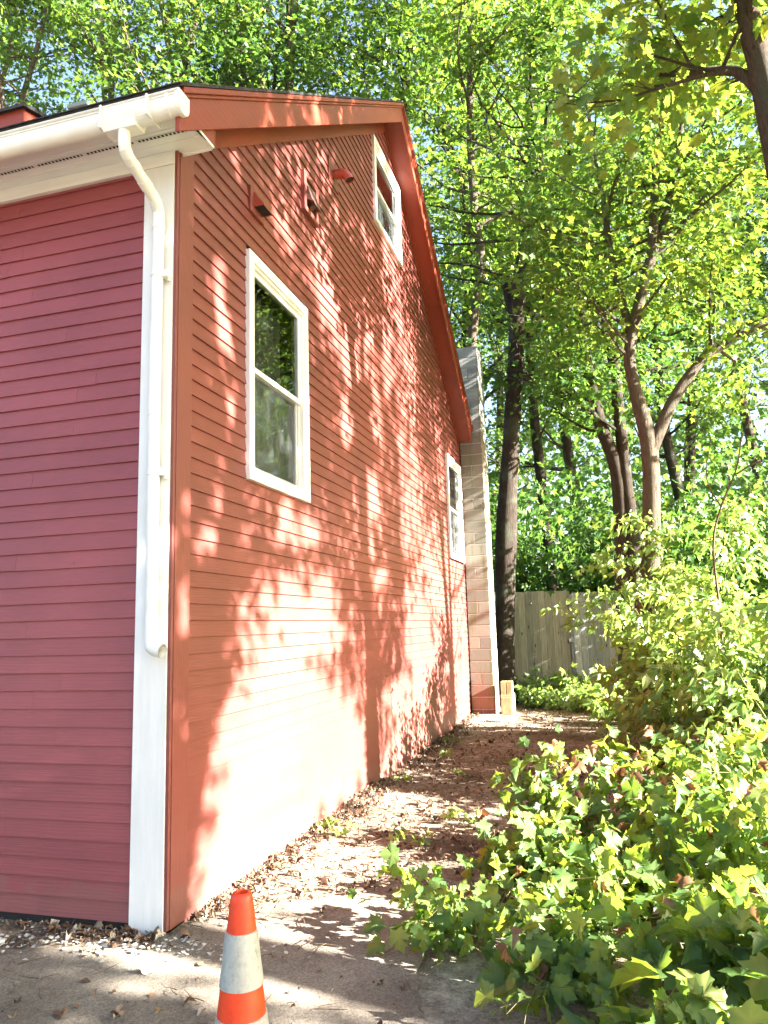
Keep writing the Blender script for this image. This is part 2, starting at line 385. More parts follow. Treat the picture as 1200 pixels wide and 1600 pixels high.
LENSES = [LEAF_LENS, curled(LEAF_LENS, .6), squeezed(LEAF_LENS, .75, .12), LEAF_MID]

def leaf_arrays(pos, mid, nrm, size, tmpl):
    """many leaves at pos, midrib direction mid, upper side nrm"""
    v, f = tmpl; N = len(pos)
    mid = mid / (np.linalg.norm(mid, axis=1, keepdims=True) + 1e-9)
    side = np.cross(mid, nrm); side /= (np.linalg.norm(side, axis=1, keepdims=True) + 1e-9)
    nn = np.cross(side, mid)
    V = pos[:, None, :] + size[:, None, None] * (side[:, None, :] * v[None, :, 0:1] + mid[:, None, :] * v[None, :, 1:2] + nn[:, None, :] * v[None, :, 2:3])
    F = (f[None] + (np.arange(N) * len(v))[:, None, None]).reshape(-1, 3)
    return V.reshape(-1, 3), F
def mesh_np(name, V, F, tint, mat, parent=None, smooth=True):
    me = bpy.data.meshes.new(name)
    me.vertices.add(len(V)); me.vertices.foreach_set('co', np.ascontiguousarray(V, dtype=np.float32).ravel())
    me.loops.add(F.size); me.loops.foreach_set('vertex_index', np.ascontiguousarray(F, dtype=np.int32).ravel())
    me.polygons.add(len(F)); me.polygons.foreach_set('loop_start', np.arange(0, F.size, 3, dtype=np.int32))
    try: me.polygons.foreach_set('loop_total', np.full(len(F), 3, dtype=np.int32))
    except Exception: pass
    me.update(calc_edges=True)
    a = me.attributes.new('tint', 'FLOAT', 'POINT'); a.data.foreach_set('value', np.ascontiguousarray(tint, dtype=np.float32))
    me.materials.append(mat)
    if smooth: me.polygons.foreach_set('use_smooth', np.ones(len(F), dtype=bool))
    o = bpy.data.objects.new(name, me); col.objects.link(o)
    if parent: o.parent = parent
    return o
def leaves(name, pos, mid, nrm, size, tint, tmpl, mat, parent=None):
    if isinstance(tmpl, list):
        part = rng.integers(0, len(tmpl), len(pos)); Vs, Fs, Ts, o_ = [], [], [], 0
        for i, t_ in enumerate(tmpl):
            k_ = part == i
            if not k_.any(): continue
            v_, f_ = leaf_arrays(pos[k_], mid[k_], nrm[k_], size[k_], t_); Vs.append(v_); Fs.append(f_ + o_); o_ += len(v_)
            tv = np.repeat(tint[k_], len(t_[0])).reshape(-1, len(t_[0]))
            if len(t_[0]) > 8: tv = np.clip(tv + rng.normal(0, .08, tv.shape), 0, 1); tv[:, 0] = np.clip(tv[:, 0] + .22, 0, 1)
            Ts.append(tv.ravel())
        return mesh_np(name, np.concatenate(Vs), np.concatenate(Fs), np.concatenate(Ts), mat, parent)
    V, F = leaf_arrays(pos, mid, nrm, size, tmpl)
    k = len(tmpl[0]); tv = np.repeat(tint, k).reshape(-1, k)
    if k > 8: tv = np.clip(tv + rng.normal(0, .07, tv.shape), 0, 1); tv[:, 0] = np.clip(tv[:, 0] + .22, 0, 1)
    return mesh_np(name, V, F, tv.ravel(), mat, parent)
def unit_noise(n): return rng.normal(size=(n, 3))

# ------------------------------------------------------------------ ground, driveway
def ground_h(x, y):
    h = .02 * np.sin(x * 1.7 + y * .8) + .015 * np.sin(y * 2.3 - x)
    h = h * np.clip((y - .9) / 1.0, 0, 1)
    h = h + .05 * np.clip((y - 10) / 3, 0, 6) + .10 * np.clip((x - 1.6) / 2.5, 0, 1) * np.clip((y - .5) / 3, 0, 1)
    return h
xs = np.concatenate([np.linspace(-120, -12, 16), np.linspace(-10, 12, 111), np.linspace(14, 120, 16)])
ys = np.concatenate([np.linspace(-60, -8, 10), np.linspace(-7, 16, 116), np.linspace(18, 140, 20)])
GX, GY = np.meshgrid(xs, ys); GZ = ground_h(GX, GY)
fine = (np.abs(GX) < 11) & (GY > -6) & (GY < 15)
GZ = GZ + np.where(fine, rng.normal(size=GX.shape) * .006 * (GY > 1.2), 0)
nx, ny = len(xs), len(ys)
idx = np.arange(nx * ny).reshape(ny, nx)
q = np.stack([idx[:-1, :-1], idx[:-1, 1:], idx[1:, 1:], idx[1:, :-1]], -1).reshape(-1, 4)
F = np.concatenate([q[:, [0, 1, 2]], q[:, [0, 2, 3]]])
g = mesh_np('ground', np.stack([GX, GY, GZ], -1).reshape(-1, 3), F, np.full(nx * ny, .5), M['ground'])
tag(g, kind='structure')
# driveway: thin slab edge with an uneven broken border where the mulch begins
edge = [(-9, -.30), (-2, -.33), (-.6, -.33), (.0, -.12), (.12, .28), (.35, .52), (.62, .66), (.9, .80), (1.12, .76), (1.25, .55), (1.33, .2), (1.42, -.25), (1.55, -.7), (1.9, -1.2), (2.6, -1.9), (4.5, -2.6), (9, -3)]
e2 = []
for (x0, y0), (x1, y1) in zip(edge[:-1], edge[1:]):
    n = max(2, int(math.hypot(x1 - x0, y1 - y0) / .06)) if abs(x0) < 3 and abs(x1) < 3 else 2
    for k in range(n):
        t = k / n; j = .018 if abs(x0) < 3 else 0
        e2.append((x0 + (x1 - x0) * t + random.uniform(-j, j), y0 + (y1 - y0) * t + random.uniform(-j, j)))
e2.append(edge[-1])
ring = e2 + [(9, -9), (-9, -9)]
bm = bmesh.new(); fa = bm.faces.new([bm.verts.new((x, y, .006)) for x, y in ring])
bmesh.ops.triangulate(bm, faces=[fa]); me = bpy.data.meshes.new('driveway'); bm.to_mesh(me); bm.free(); me.materials.append(M['drive'])
dv = bpy.data.objects.new('driveway', me); col.objects.link(dv); tag(dv, kind='structure')

# ------------------------------------------------------------------ house
YR, ZR, SL, YD = 4.80, 8.25, .7135, 9.62           # ridge, slope, depth of the house
roof_z = lambda y: ZR - SL * abs(y - YR)            # top of the rake
XW = -9.0
house = empty('house')
tag(house, 'red clapboard house with white corner board, gutter and gable windows', 'house')

def segs(a, b, maxlen=2.6):
    cuts = [a]; p = a
    while True:
        p += random.uniform(.7, maxlen)
        if p > b - .3: break
        cuts.append(p)
    cuts.append(b); return list(zip(cuts[:-1], cuts[1:]))

# front wall (faces -Y)
w = MB(); e = .0997; z = .045; k = 0
while z < 4.35:
    z1 = min(z + e, 4.36)
    for a, b in segs(XW, -.2045, 2.2):
        o = random.uniform(0, .0012); t = random.random(); dz = random.uniform(-.0015, .0015)
        yb, yt = -.018 - o, -.005 - o
        a += .0007; b -= .0007
        w.hexa([(a, 0, z + dz), (b, 0, z + dz), (b, yb, z + dz), (a, yb, z + dz),
                (a, 0, z1 + .004), (b, 0, z1 + .004), (b, yt, z1 + .004), (a, yt, z1 + .004)], t)
    z = z1 + 1e-4
w.build('front_wall', M['red_sky_tint'], house)
# gable wall (faces +X), clapboards cut round the windows and under the rake
WIN = {'lower': (.89, 2.00, 2.58, 4.275), 'attic': (4.23, 5.46, 6.34, 7.465), 'far': (8.01, 9.25, 2.61, 4.33)}
w = MB(); e = .0963; z = -.02
while z < 7.92:
    z1 = z + e
    lo0 = max(.16, (z - 4.50) / SL); lo1 = max(.16, (z1 - 4.50) / SL)
    hi0 = min(YD, 2 * YR - lo0 if lo0 > .16 else YD); hi1 = min(YD, 2 * YR - lo1 if lo1 > .16 else YD)
    if z > 4.6: hi0 = min(hi0, 2 * YR - (z - 4.50) / SL); hi1 = min(hi1, 2 * YR - (z1 - 4.50) / SL)
    if hi1 - lo1 < .05: break
    holes = [(a + .02, b - .02) for (a, b, c, d) in WIN.values() if z1 > c + .02 and z < d - .02]
    spans = []; cur = lo0
    for a, b in sorted(holes):
        if a > cur: spans.append((cur, a))
        cur = b
    spans.append((cur, hi0))
    for s0, s1 in spans:
        for a, b in segs(s0, s1, 3.0):
            o = random.uniform(0, .001); t = random.random(); dz = random.uniform(-.001, .001)
            a1 = lo1 if a == lo0 else a + .0005; b1 = hi1 if b == hi0 else b - .0005
            xb, xt = .0175 + o, .0045 + o
            w.hexa([(0, a, z + dz), (xb, a, z + dz), (xb, b, z + dz), (0, b, z + dz),
                    (0, a1, z1 + .004), (xt, a1, z1 + .004), (xt, b1, z1 + .004), (0, b1, z1 + .004)], t)
    z = z1 + 1e-4
gw = w.build('gable_wall', M['red_gable'], house)
# closed shell behind the boards, rear walls, ground sill
w = MB()
w.prism([(-.0, -.05), (YD, -.05), (YD, 4.5), (YR, 4.5 + SL * YR), (0, 4.5)], 'x', XW - .1, XW, .5)
w.box((XW, YD - .05, -.1), (-.02, YD, 4.5))
w.box((XW, .001, -.08), (-.06, .05, 4.36))
w.build('rear_wall', M['red_sky_tint'], house)
w = MB(); w.box((XW, -.004, -.1), (-.02, .03, .05)); w.box((-.03, .02, -.12), (.006, YD, .0))
w.build('foundation', M['dark_slot'], house)
# corner boards
w = MB(); w.box((-.2045, -.030, .0), (.0, .0, 4.36)); cb = w.build('corner_board', M['white_trim'], house, bevel=.002); cb['label'] = 'white painted corner board'
w = MB(); w.box((-.03, .0005, .02), (.0245, .16, 4.60)); w.box((.0005, -.024, .02), (.020, -.0005, 4.46), .3)
cb = w.build('corner_board', M['red_trim_z'], house, bevel=.002); cb['label'] = 'red painted corner board'
w = MB(); w.box((-.02, 9.46, .0), (.0245, YD, 4.8)); w.build('corner_board', M['red_trim_z'], house)
# front frieze board, soffit with vent slots, fascia
w = MB(); w.box((XW, -.034, 4.362), (.0, -.002, 4.449)); w.build('frieze_board', M['white_trim_x'], house, bevel=.002)
w = MB(); w.box((XW, -.325, 4.45), (.236, .03, 4.462))
for yy in (-.325, -.21, -.10): w.box((XW, yy - .006, 4.4455), (.2355, yy + .006, 4.4503))
w.box((.226, -.325, 4.440), (.240, .03, 4.452)); w.box((.0005, .018, 4.440), (.24, .032, 4.452))
sf = w.build('soffit', M['white_vinyl'], house)
for k in range(8):
    w = MB(); x = .19 - .36 * (k + 1)
    w.box((x + .004, -.1815, 4.4487), (x + .336, -.1585, 4.4496))        # one perforated strip: dark slots between thin bars
    o = w.build('soffit_vent', M['dark_slot'], sf)
    w = MB()
    for j in range(13): w.box((x + .002 + j * .0262, -.1835, 4.4478), (x + .0115 + j * .0262, -.1565, 4.4486))
    w.box((x + .002, -.1835, 4.4478), (x + .338, -.1795, 4.4486)); w.box((x + .002, -.1605, 4.4478), (x + .338, -.1565, 4.4486))
    w.build('vent_grille', M['white_vinyl'], o)
w = MB(); w.box((XW, -.345, 4.425), (.228, -.3255, 4.555)); w.build('fascia', M['white_trim_x'], house, bevel=.002)
# rake: board, shingle mould, frieze on the wall, soffit under the overhang, pork chop return
def slope_bar(mb, x0, x1, top, bot, ya, yb, tint=.5):
    """a bar following the roof line between y=ya and y=yb, from 'top' to 'bot' below the rake line"""
    mb.prism([(ya, roof_z(ya) - top), (yb, roof_z(yb) - top), (yb, roof_z(yb) - bot), (ya, roof_z(ya) - bot)], 'x', x0, x1, tint)
rk = MB(); YE = 9.30
for ya, yb in ((-.40, YR), (YR, YE)):
    slope_bar(rk, .236, .262, .075, .275, ya, yb, .5)
rk.build('rake_board', M['red_trim_y'], house, bevel=.003)
rk = MB()
for ya, yb in ((-.405, YR), (YR, YE)):
    slope_bar(rk, .2365, .292, .012, .052, ya, yb, .45); slope_bar(rk, .2365, .276, .052, .076, ya, yb, .6)
rk.build('rake_moulding', M['red_trim_y'], house, bevel=.004)
rk = MB()
for ya, yb, bt in ((.0, YR, .372), (YR, 9.6, .30)): slope_bar(rk, .004, .0245, .235, bt, ya, yb, .5)
rk.build('gable_frieze', M['red_trim_y'], house, bevel=.002)
rk = MB()
for ya, yb in ((.032, YR), (YR, YE)): slope_bar(rk, .003, .2355, .222, .236, ya, yb, .5)
rk.build('rake_soffit', M['red_trim_y'], house)
rk = MB(); rk.prism([(-.315, 4.4525), (.03, 4.4525), (.03, roof_z(.03) - .2), (-.315, roof_z(-.315) - .2)], 'x', .205, .2355)
rk.box((.0005, .033, 4.453), (.2355, .045, roof_z(.033) - .22)); rk.build('eave_return', M['red_trim_y'], house)
# roof
rf = MB()
rf.prism([(-.445, roof_z(-.445) + .008), (YR, ZR + .008), (YR, ZR - .009), (-.445, roof_z(-.445) - .009)], 'x', XW - .3, .297)
rf.prism([(YR, ZR + .012), (9.95, roof_z(9.95) + .012), (9.95, roof_z(9.95) - .012), (YR, ZR - .012)], 'x', XW - .3, .01)
rf.prism([(YR, ZR + .008), (YE, roof_z(YE) + .008), (YE, roof_z(YE) - .009), (YR, ZR - .009)], 'x', .0101, .297)
for i in range(29):
    y0 = -.46 + i * .174; rf.hexa([(XW - .3, y0, roof_z(y0) + .0085), (.296, y0, roof_z(y0) + .0085), (.296, y0 + .17, roof_z(y0 + .17) + .0085), (XW - .3, y0 + .17, roof_z(y0 + .17) + .0085),
                                   (XW - .3, y0, roof_z(y0) + .0155), (.296, y0, roof_z(y0) + .0155), (.296, y0 + .17, roof_z(y0 + .17) + .0095), (XW - .3, y0 + .17, roof_z(y0 + .17) + .0095)])
roof = rf.build('roof', M['shingle'], house)
v = MB(); v.box((-1.55, .90, roof_z(.90) - .1), (-1.42, 1.10, 5.77)); v.box((-1.58, .88, 5.7705), (-1.39, 1.13, 5.81))
v.build('roof_vent', plain('grey_vent_metal', (.22, .25, .23), .5), roof, bevel=.01)
# dormer on the front slope, far left
dm = MB()
dm.box((-6.5, 1.35, 5.5), (-2.50, 1.40, 6.10))
dm.prism([(1.4005, roof_z(1.4)), (1.4005, 6.10), (2.0, 6.22)], 'x', -2.56, -2.505)
do = dm.build('dormer', M['red_sky_tint'], house)
dm = MB(); dm.prism([(1.02, 5.785), (1.02, 5.985), (2.6, 6.38), (2.6, 6.18)], 'x', -2.14, -2.11); dm.box((-6.5, .99, 5.77), (-2.11, 1.0195, 5.99))
dm.prism([(1.021, 5.815), (1.345, 5.815), (1.345, 5.83), (1.021, 5.83)], 'x', -6.5, -2.15)
dm.build('dormer_fascia', M['red_trim_y'], do)
dm = MB(); dm.prism([(.95, 5.97), (.95, 6.0), (2.7, 6.44), (2.7, 6.41)], 'x', -6.6, -2.07); dm.build('dormer_roof', M['shingle'], do)
# gutter: U profile with rolled lip; outlet box, end cap; round downspout with elbows and straps
GYC, GZC, GR = -.408, 4.404, .052
def uprof(r, top):
    pts = [(GYC - r, top)]
    for k in range(11):
        a = math.pi + math.pi * k / 10; pts.append((GYC + r * math.cos(a), GZC + r * math.sin(a)))
    pts.append((GYC + r, top)); return pts
def gutter_piece(mb, x0, x1, r, top, th=.004):
    o = uprof(r, top); i = uprof(r - th, top)[::-1]; mb.prism(o + i, 'x', x0, x1)
gt = MB(); gutter_piece(gt, XW, -.19, GR, 4.468); gutter_piece(gt, .10, .282, GR, 4.468)
gt.tube([(XW, GYC - GR - .004, 4.466), (.29, GYC - GR - .004, 4.466)], .008, 8)
gt.box((XW, GYC - GR - .0055, 4.443), (.28, GYC - GR + .001, 4.450))
gut = gt.build('gutter', M['gutter_vinyl'], house, smooth=True)
gt = MB(); gutter_piece(gt, -.195, .105, GR + .006, 4.471, .006)
gt.prism([(GYC - .066, 4.41), (GYC + .066, 4.41), (GYC + .043, 4.325), (GYC - .043, 4.325)], 'x', -.19, .02)
gt.box((-.20, GYC - .073, 4.335), (-.185, GYC + .066, 4.474)); gt.box((.095, GYC - .073, 4.35), (.11, GYC + .066, 4.474))
gt.build('gutter_outlet', M['gutter_vinyl'], gut, bevel=.004)
gt = MB(); gutter_piece(gt, .205, .225, GR + .006, 4.474, .007); gt.prism(uprof(GR + .004, 4.476), 'x', .283, .296); gutter_piece(gt, .268, .284, GR + .005, 4.474, .006)
gt.build('end_cap', M['gutter_vinyl'], gut, bevel=.002)
ds = MB(); r = .0345
jog = [(-.076, -.415, 4.36), (-.076, -.415, 4.27), (-.076, -.408, 4.232), (-.076, -.39, 4.205), (-.075, -.355, 4.187), (-.073, -.18, 4.117), (-.072, -.13, 4.095), (-.072, -.098, 4.07), (-.072, -.078, 4.03), (-.072, -.075, 3.98), (-.078, -.075, 2.9), (-.070, -.075, 1.62)]
ds.tube(jog, r, 18)
ds.tube([(-.070, -.075, 1.66), (-.070, -.075, 1.54), (-.066, -.077, 1.505), (-.050, -.094, 1.475), (-.025, -.098, 1.462), (.022, -.105, 1.455)], r + .003, 18, caps=False)
ds.tube([(-.025, -.098, 1.462), (.020, -.105, 1.455)], r - .003, 18, caps=False)
for p0, p1 in (((-.0748, -.345, 4.183), (-.0744, -.30, 4.165)), ((-.072, -.075, 3.97), (-.0723, -.075, 3.92)), ((-.078, -.075, 2.86), (-.0775, -.075, 2.78)), ((-.0735, -.24, 4.141), (-.0731, -.19, 4.121))):
    ds.tube([p0, p1], r + .003, 18)
for t in range(5):
    q0 = Vector((-.076, -.405, 4.225)).lerp(Vector((-.0755, -.372, 4.193)), t / 4); ds.tube([q0 + Vector((0, -.002, .002)), q0 + Vector((0, .002, -.002))], r + .0022, 18)
    q0 = Vector((-.072, -.118, 4.087)).lerp(Vector((-.072, -.086, 4.04)), t / 4); ds.tube([q0 + Vector((0, -.002, .002)), q0 + Vector((0, .001, -.003))], r + .0022, 18)
dsp = ds.build('downspout', M['gutter_vinyl'], house, smooth=True)
for zz in (3.62, 2.43):
    b = MB(); cx = -.0745
    b.tube([(cx, -.075, zz), (cx, -.075, zz + .03)], r + .004, 18); b.box((cx + r - .004, -.083, zz - .004), (cx + r + .035, -.0305, zz + .034)); b.box((cx + r + .02, -.06, zz - .02), (cx + r + .032, -.0305, zz + .055))
    b.build('strap', M['gutter_vinyl'], dsp)

# windows: double hung, flat casing, sashes, screen below
def window(name_label, a, b, c, d, cas=.075, deep=.06):
    p = empty('window'); p.parent = house; p['label'] = name_label
    f = MB()
    f.box((.0, a, c), (.046, a + cas, d)); f.box((.0, b - cas, c), (.046, b, d))
    f.box((.0, a + cas + .0005, d - cas), (.046, b - cas - .0005, d)); f.box((.0, a + cas + .0005, c), (.046, b - cas - .0005, c + cas * .85))
    f.build('frame', M['white_vinyl'], p, bevel=.003)
    i0, i1, j0, j1 = a + cas, b - cas, c + cas * .85, d - cas
    jb = MB(); t = .022
    jb.box((-.07, i0, j0), (.03, i0 + t, j1)); jb.box((-.07, i1 - t, j0), (.03, i1, j1))
    jb.box((-.07, i0 + t, j1 - t), (.03, i1 - t, j1)); jb.box((-.07, i0 + t, j0), (.032, i1 - t, j0 + t))
    jb.build('jamb', M['gutter_vinyl'], p)
    i0 += t; i1 -= t; j0 += t; j1 -= t; mid = j0 + (j1 - j0) * .5
    def sash(x0, x1, z0, z1, nm):
        s = MB(); q = .042
        s.box((x0, i0, z0), (x1, i0 + q, z1)); s.box((x0, i1 - q, z0), (x1, i1, z1)); s.box((x0, i0 + q, z1 - q), (x1, i1 - q, z1)); s.box((x0, i0 + q, z0), (x1, i1 - q, z0 + q))
        so_ = s.build('sash', M['white_vinyl'], p, bevel=.003)
        g_ = MB(); xm = (x0 + x1) / 2; ya_, yb_, za_, zb_ = i0 + q - .005, i1 - q + .005, z0 + q - .005, z1 - q + .005
        g_.add([(xm, ya_, za_), (xm, yb_, za_), (xm, yb_, zb_), (xm, ya_, zb_)], [(0, 1, 2, 3)]); g_.build('pane', M['glass'], so_, recalc=False)
    sash(-.018, .010, mid - .03, j1, 'upper'); sash(-.050, -.0205, j0, mid + .012, 'lower')
    s = MB(); s.box((-.0155, i0 + .012, j0 + .012), (-.0148, i1 - .012, mid - .031))
    sk = s.build('screen', M['screen'], p)
    s = MB()
    for y in (i0, i1 - .012): s.box((-.019, y, j0), (-.006, y + .012, mid - .031))
    s.box((-.019, i0 + .012, j0), (-.006, i1 - .012, j0 + .012)); s.build('screen_frame', M['white_vinyl'], sk)
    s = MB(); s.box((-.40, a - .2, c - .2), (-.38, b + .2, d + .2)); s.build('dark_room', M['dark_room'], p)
    s = MB()
    y_, k = i0 - .02, 0
    prof = []
    while y_ < i1 + .02:
        prof.append((-.20 + .035 * math.sin(k * 1.9) + .02 * math.sin(k * .63), y_)); y_ += .022; k += 1
    s.prism(prof + [(x_ - .004, yy_) for x_, yy_ in prof[::-1]], 'z', j0 - .01, j1 + .01)
    s.build('curtain', M['shade_cloth'], p, smooth=True)
window('large white double-hung window near the corner', *WIN['lower'])
window('white attic window under the rake', *WIN['attic'], cas=.07)
window('white window beside the chimney', *WIN['far'])

# vents on the gable
def hood(y0, y1, z0, z1):
    """louvre hood: backing plate with a sloped wedge cover open below"""
    o = empty('vent_hood'); o.parent = house; o['label'] = 'red square vent with sloped hood'
    b = MB(); b.box((.002, y0, z0), (.034, y1, z1)); b.build('plate', M['red_trim_z'], o, bevel=.003)
    a, c = y0 + .05, y1 - .03; t, u = z1 - .025, z0 + .05; X = .115
    w = MB(); th = .004
    w.add([(.034, a, t), (.034, c, t), (X, c, u + .01), (X, a, u + .01), (.034, a, t - th * 2), (.034, c, t - th * 2), (X, c, u), (X, a, u)],
          [(0, 1, 2, 3), (4, 7, 6, 5), (3, 2, 6, 7)])
    for yy in (a, c): w.add([(.034, yy, t), (X, yy, u + .01), (X, yy, u), (.034, yy, u), (.034, yy + .003, t), (X, yy + .003, u + .01), (X, yy + .003, u), (.034, yy + .003, u)], [(0, 1, 2, 3), (4, 7, 6, 5)])
    w.build('hood', M['red_metal'], o)
    k = MB(); k.box((.045, a + .005, u + .004), (X - .008, c - .002, u + .010)); k.build('opening', M['dark_slot'], o)
hood(.93, 1.16, 4.60, 4.80)
o = empty('vent_hood'); o.parent = house; o['label'] = 'red framed vent with open dark flap'
b = MB(); y0, y1, z0, z1 = 1.95, 2.29, 5.19, 5.57
b.box((.002, y0, z0), (.05, y0 + .05, z1)); b.box((.002, y1 - .05, z0), (.05, y1, z1)); b.box((.002, y0 + .05, z1 - .05), (.05, y1 - .05, z1)); b.box((.002, y0 + .05, z0), (.05, y1 - .05, z0 + .05))
b.build('frame', M['red_trim_z'], o, bevel=.003)
b = MB(); b.box((.004, y0 + .05, z0 + .05), (.010, y1 - .05, z1 - .05)); b.build('opening', M['dark_slot'], o)
b = MB(); b.hexa([(.02, y0 + .055, z0 + .13), (.10, y0 + .06, z0 + .10), (.10, y1 - .06, z0 + .10), (.02, y1 - .055, z0 + .13), (.02, y0 + .055, z1 - .055), (.03, y0 + .055, z1 - .055), (.03, y1 - .055, z1 - .055), (.02, y1 - .055, z1 - .055)])
b.build('flap', M['brown_flap'], o)
b = MB(); b.tube([(.012, (y0 + y1) / 2, z0 + .16), (.06, (y0 + y1) / 2, z0 + .10)], .034, 16); b.build('duct', M['brown_flap'], o, smooth=True)
o = empty('exhaust_pipe'); o.parent = house; o['label'] = 'red elbow pipe through a square plate'
b = MB(); b.box((.002, 2.66, 5.90), (.026, 2.93, 6.17)); b.build('plate', M['red_trim_z'], o, bevel=.003)
b = MB(); pts = [(.02, 2.80, 6.04), (.085, 2.80, 6.04), (.115, 2.80, 6.035), (.145, 2.803, 6.018), (.172, 2.806, 5.988), (.188, 2.808, 5.95)]
b.tube(pts, .047, 18, caps=False); b.tube([(.05, 2.80, 6.04), (.062, 2.80, 6.04)], .052, 18); b.tube([(.10, 2.80, 6.038), (.114, 2.80, 6.035)], .051, 18)
ep = b.build('elbow', M['red_metal'], o, smooth=True)
b = MB(); b.tube([(.164, 2.806, 5.995), (.180, 2.808, 5.966)], .043, 18); b.build('opening', M['dark_slot'], ep)

# chimney of concrete block at the far corner
cm = MB(); mo = MB(); x0, x1, y0, y1 = .032, .425, 9.34, 9.98
mo.box((x0 + .006, y0 + .006, -.1), (x1 - .006, y1 - .006, 6.56))
z = -.1; k = 0
while z < 6.5:
    t0, t1 = z + .006, z + .203 - .006
    cuts = [(x0, x1)] if k % 3 else [(x0, x0 + .185), (x0 + .193, x1)]
    for a, b_ in cuts: cm.box((a, y0, t0), (b_, y0 + .1, t1), random.random())
    ycut = [(y0 + .1002, 9.66), (9.668, y1)] if k % 2 else [(y0 + .1002, 9.50), (9.508, y1)]
    for a, b_ in ycut: cm.box((x0 + .002, a, t0), (x1 + random.uniform(-.002, .002), b_, t1), random.random())
    z += .203; k += 1
ch = cm.build('chimney', M['block'], house, bevel=.006); ch['label'] = 'concrete block chimney, grey on top and rust stained below'
mo.build('mortar', M['mortar'], ch)
cp = MB(); cp.prism([(x0 + .03, y0 + .03), (x1 - .03, y0 + .03), (x1 - .03, y1 - .03), (x0 + .03, y1 - .03)], 'z', 6.56, 6.60)
cp.build('chimney_cap', M['mortar'], ch, bevel=.015)

# ------------------------------------------------------------------ things by the chimney, cone, board
p = MB(); p.hexa([(.455, 9.20, -.02), (.50, 9.20, -.02), (.50, 9.29, -.02), (.455, 9.29, -.02), (.47, 9.22, .80), (.515, 9.22, .80), (.515, 9.30, .80), (.47, 9.30, .80)])
tag(p.build('white_board', M['pale_wood'], bevel=.003), 'narrow white weathered board leaning upright beside the chimney foot', 'board')
p = MB(); p.box((.548, 9.24, -.02), (.742, 9.64, .352), .5); p.box((.57, 9.232, .03), (.72, 9.2395, .31), .6)
tag(p.build('concrete_block', M['tan_block'], bevel=.008), 'large tan concrete block standing upright beside the chimney foot', 'block')
for a, b_, lab in ((.556, .640, 'left small mossy brick on top of the tan block'), (.650, .742, 'right small mossy brick on top of the tan block')):
    p = MB(); p.box((a, 9.245, .3525), (b_, 9.46, .57)); tag(p.build('brick', M['green_block'], bevel=.006), lab, 'brick', 'small bricks on the tan block')
cone = empty('traffic_cone', (1.115, -1.33, .006), R(12)); tag(cone, 'scuffed orange traffic cone with two grey reflective collars', 'traffic cone')
rz = lambda z: .115 - (.115 - .034) * (z - .03) / .68
c = MB(); pr_ = [(rz(.03) + .01, .03), (rz(.05), .05)] + [(rz(z), z) for z in np.linspace(.08, .685, 14)] + [(rz(.70) - .001, .70), (rz(.71) - .006, .708), (.022, .709), (.020, .69), (.02, .60)]
c.lathe(pr_, (0, 0, 0), 40); c.build('cone_body', M['orange'], cone, smooth=True)
c = MB(); c.prism([(-.17, -.18), (.17, -.18), (.18, -.17), (.18, .17), (.17, .18), (-.17, .18), (-.18, .17), (-.18, -.17)], 'z', 0, .03); c.build('base', M['orange'], cone, bevel=.006)
for z0, z1 in ((.435, .595), (.245, .350)):
    c = MB(); c.lathe([(rz(z0) - .001, z0), (rz(z0) + .0035, z0 + .001)] + [(rz(z) + .0035 + random.uniform(-.0005, .0005), z) for z in np.linspace(z0 + .01, z1 - .01, 6)] + [(rz(z1) + .0035, z1 - .001), (rz(z1) - .001, z1)], (0, 0, 0), 40)
    c.build('reflective_collar', M['collar'], cone, smooth=True)
p = MB(); p.hexa([(-1.0, -.52, .008), (-.79, -.60, .008), (-.74, -.30, .008), (-.95, -.24, .008), (-1.0, -.52, .034), (-.79, -.60, .034), (-.74, -.30, .034), (-.95, -.24, .034)])
tag(p.build('scrap_board', M['pale_wood'], bevel=.003), 'pale offcut board lying on the ground against the front wall', 'board')

# fence
def fence(name, P, Q, z0, z1, mat, label, w=.14):
    o = empty('wooden_fence'); tag(o, label, 'fence')
    P, Q = Vector(P), Vector(Q); L = (Q - P).length; d = (Q - P) / L; n = Vector((-d.y, d.x, 0))
    def slab(mb, a, b, za, zb, o0, o1, tint):
        A, B = P + d * a, P + d * b
        mb.hexa([(*(A + n * o0).xy, za), (*(B + n * o0).xy, za), (*(B + n * o1).xy, za), (*(A + n * o1).xy, za), (*(A + n * o0).xy, zb), (*(B + n * o0).xy, zb), (*(B + n * o1).xy, zb), (*(A + n * o1).xy, zb)], tint)
    mb = MB(); a = 0
    while a < L - .03:
        b = min(L, a + w); j = random.uniform(-.012, .012)
        slab(mb, a + .003, b - .003, z0, z1 + j - .02 * math.sin(a), -.012 + random.uniform(-.002, .002), .008, random.random()); a = b
    mb.build('boards', mat, o)
    mb = MB()
    for zz in (z0 + .25, (z0 + z1) / 2, z1 - .25): slab(mb, -.1, L + .1, zz, zz + .09, .0085, .045, .4)
    mb.build('rail', mat, o)
    a = 0
    while a <= L + .01:
        mb = MB(); slab(mb, a - .05, a + .05, z0, z1 - .03, .0455, .14, .4); mb.build('post', mat, o); a += L / max(1, round(L / 2.2))
    return o
fence('f', (-6.0, 12.55, 0), (1.60, 12.5, 0), .1, 2.21, M['fence'], 'grey brown vertical board fence behind the chimney and left trunk')
fence('f', (1.70, 12.45, 0), (4.6, 13.3, 0), .1, 2.14, M['fence_pale'], 'paler silvery fence section right of the gap in the boards')
fence('f', (4.75, 13.4, 0), (12.5, 15.3, 0), .1, 2.0, M['fence_pale'], 'long grey fence far right behind the shrubs')

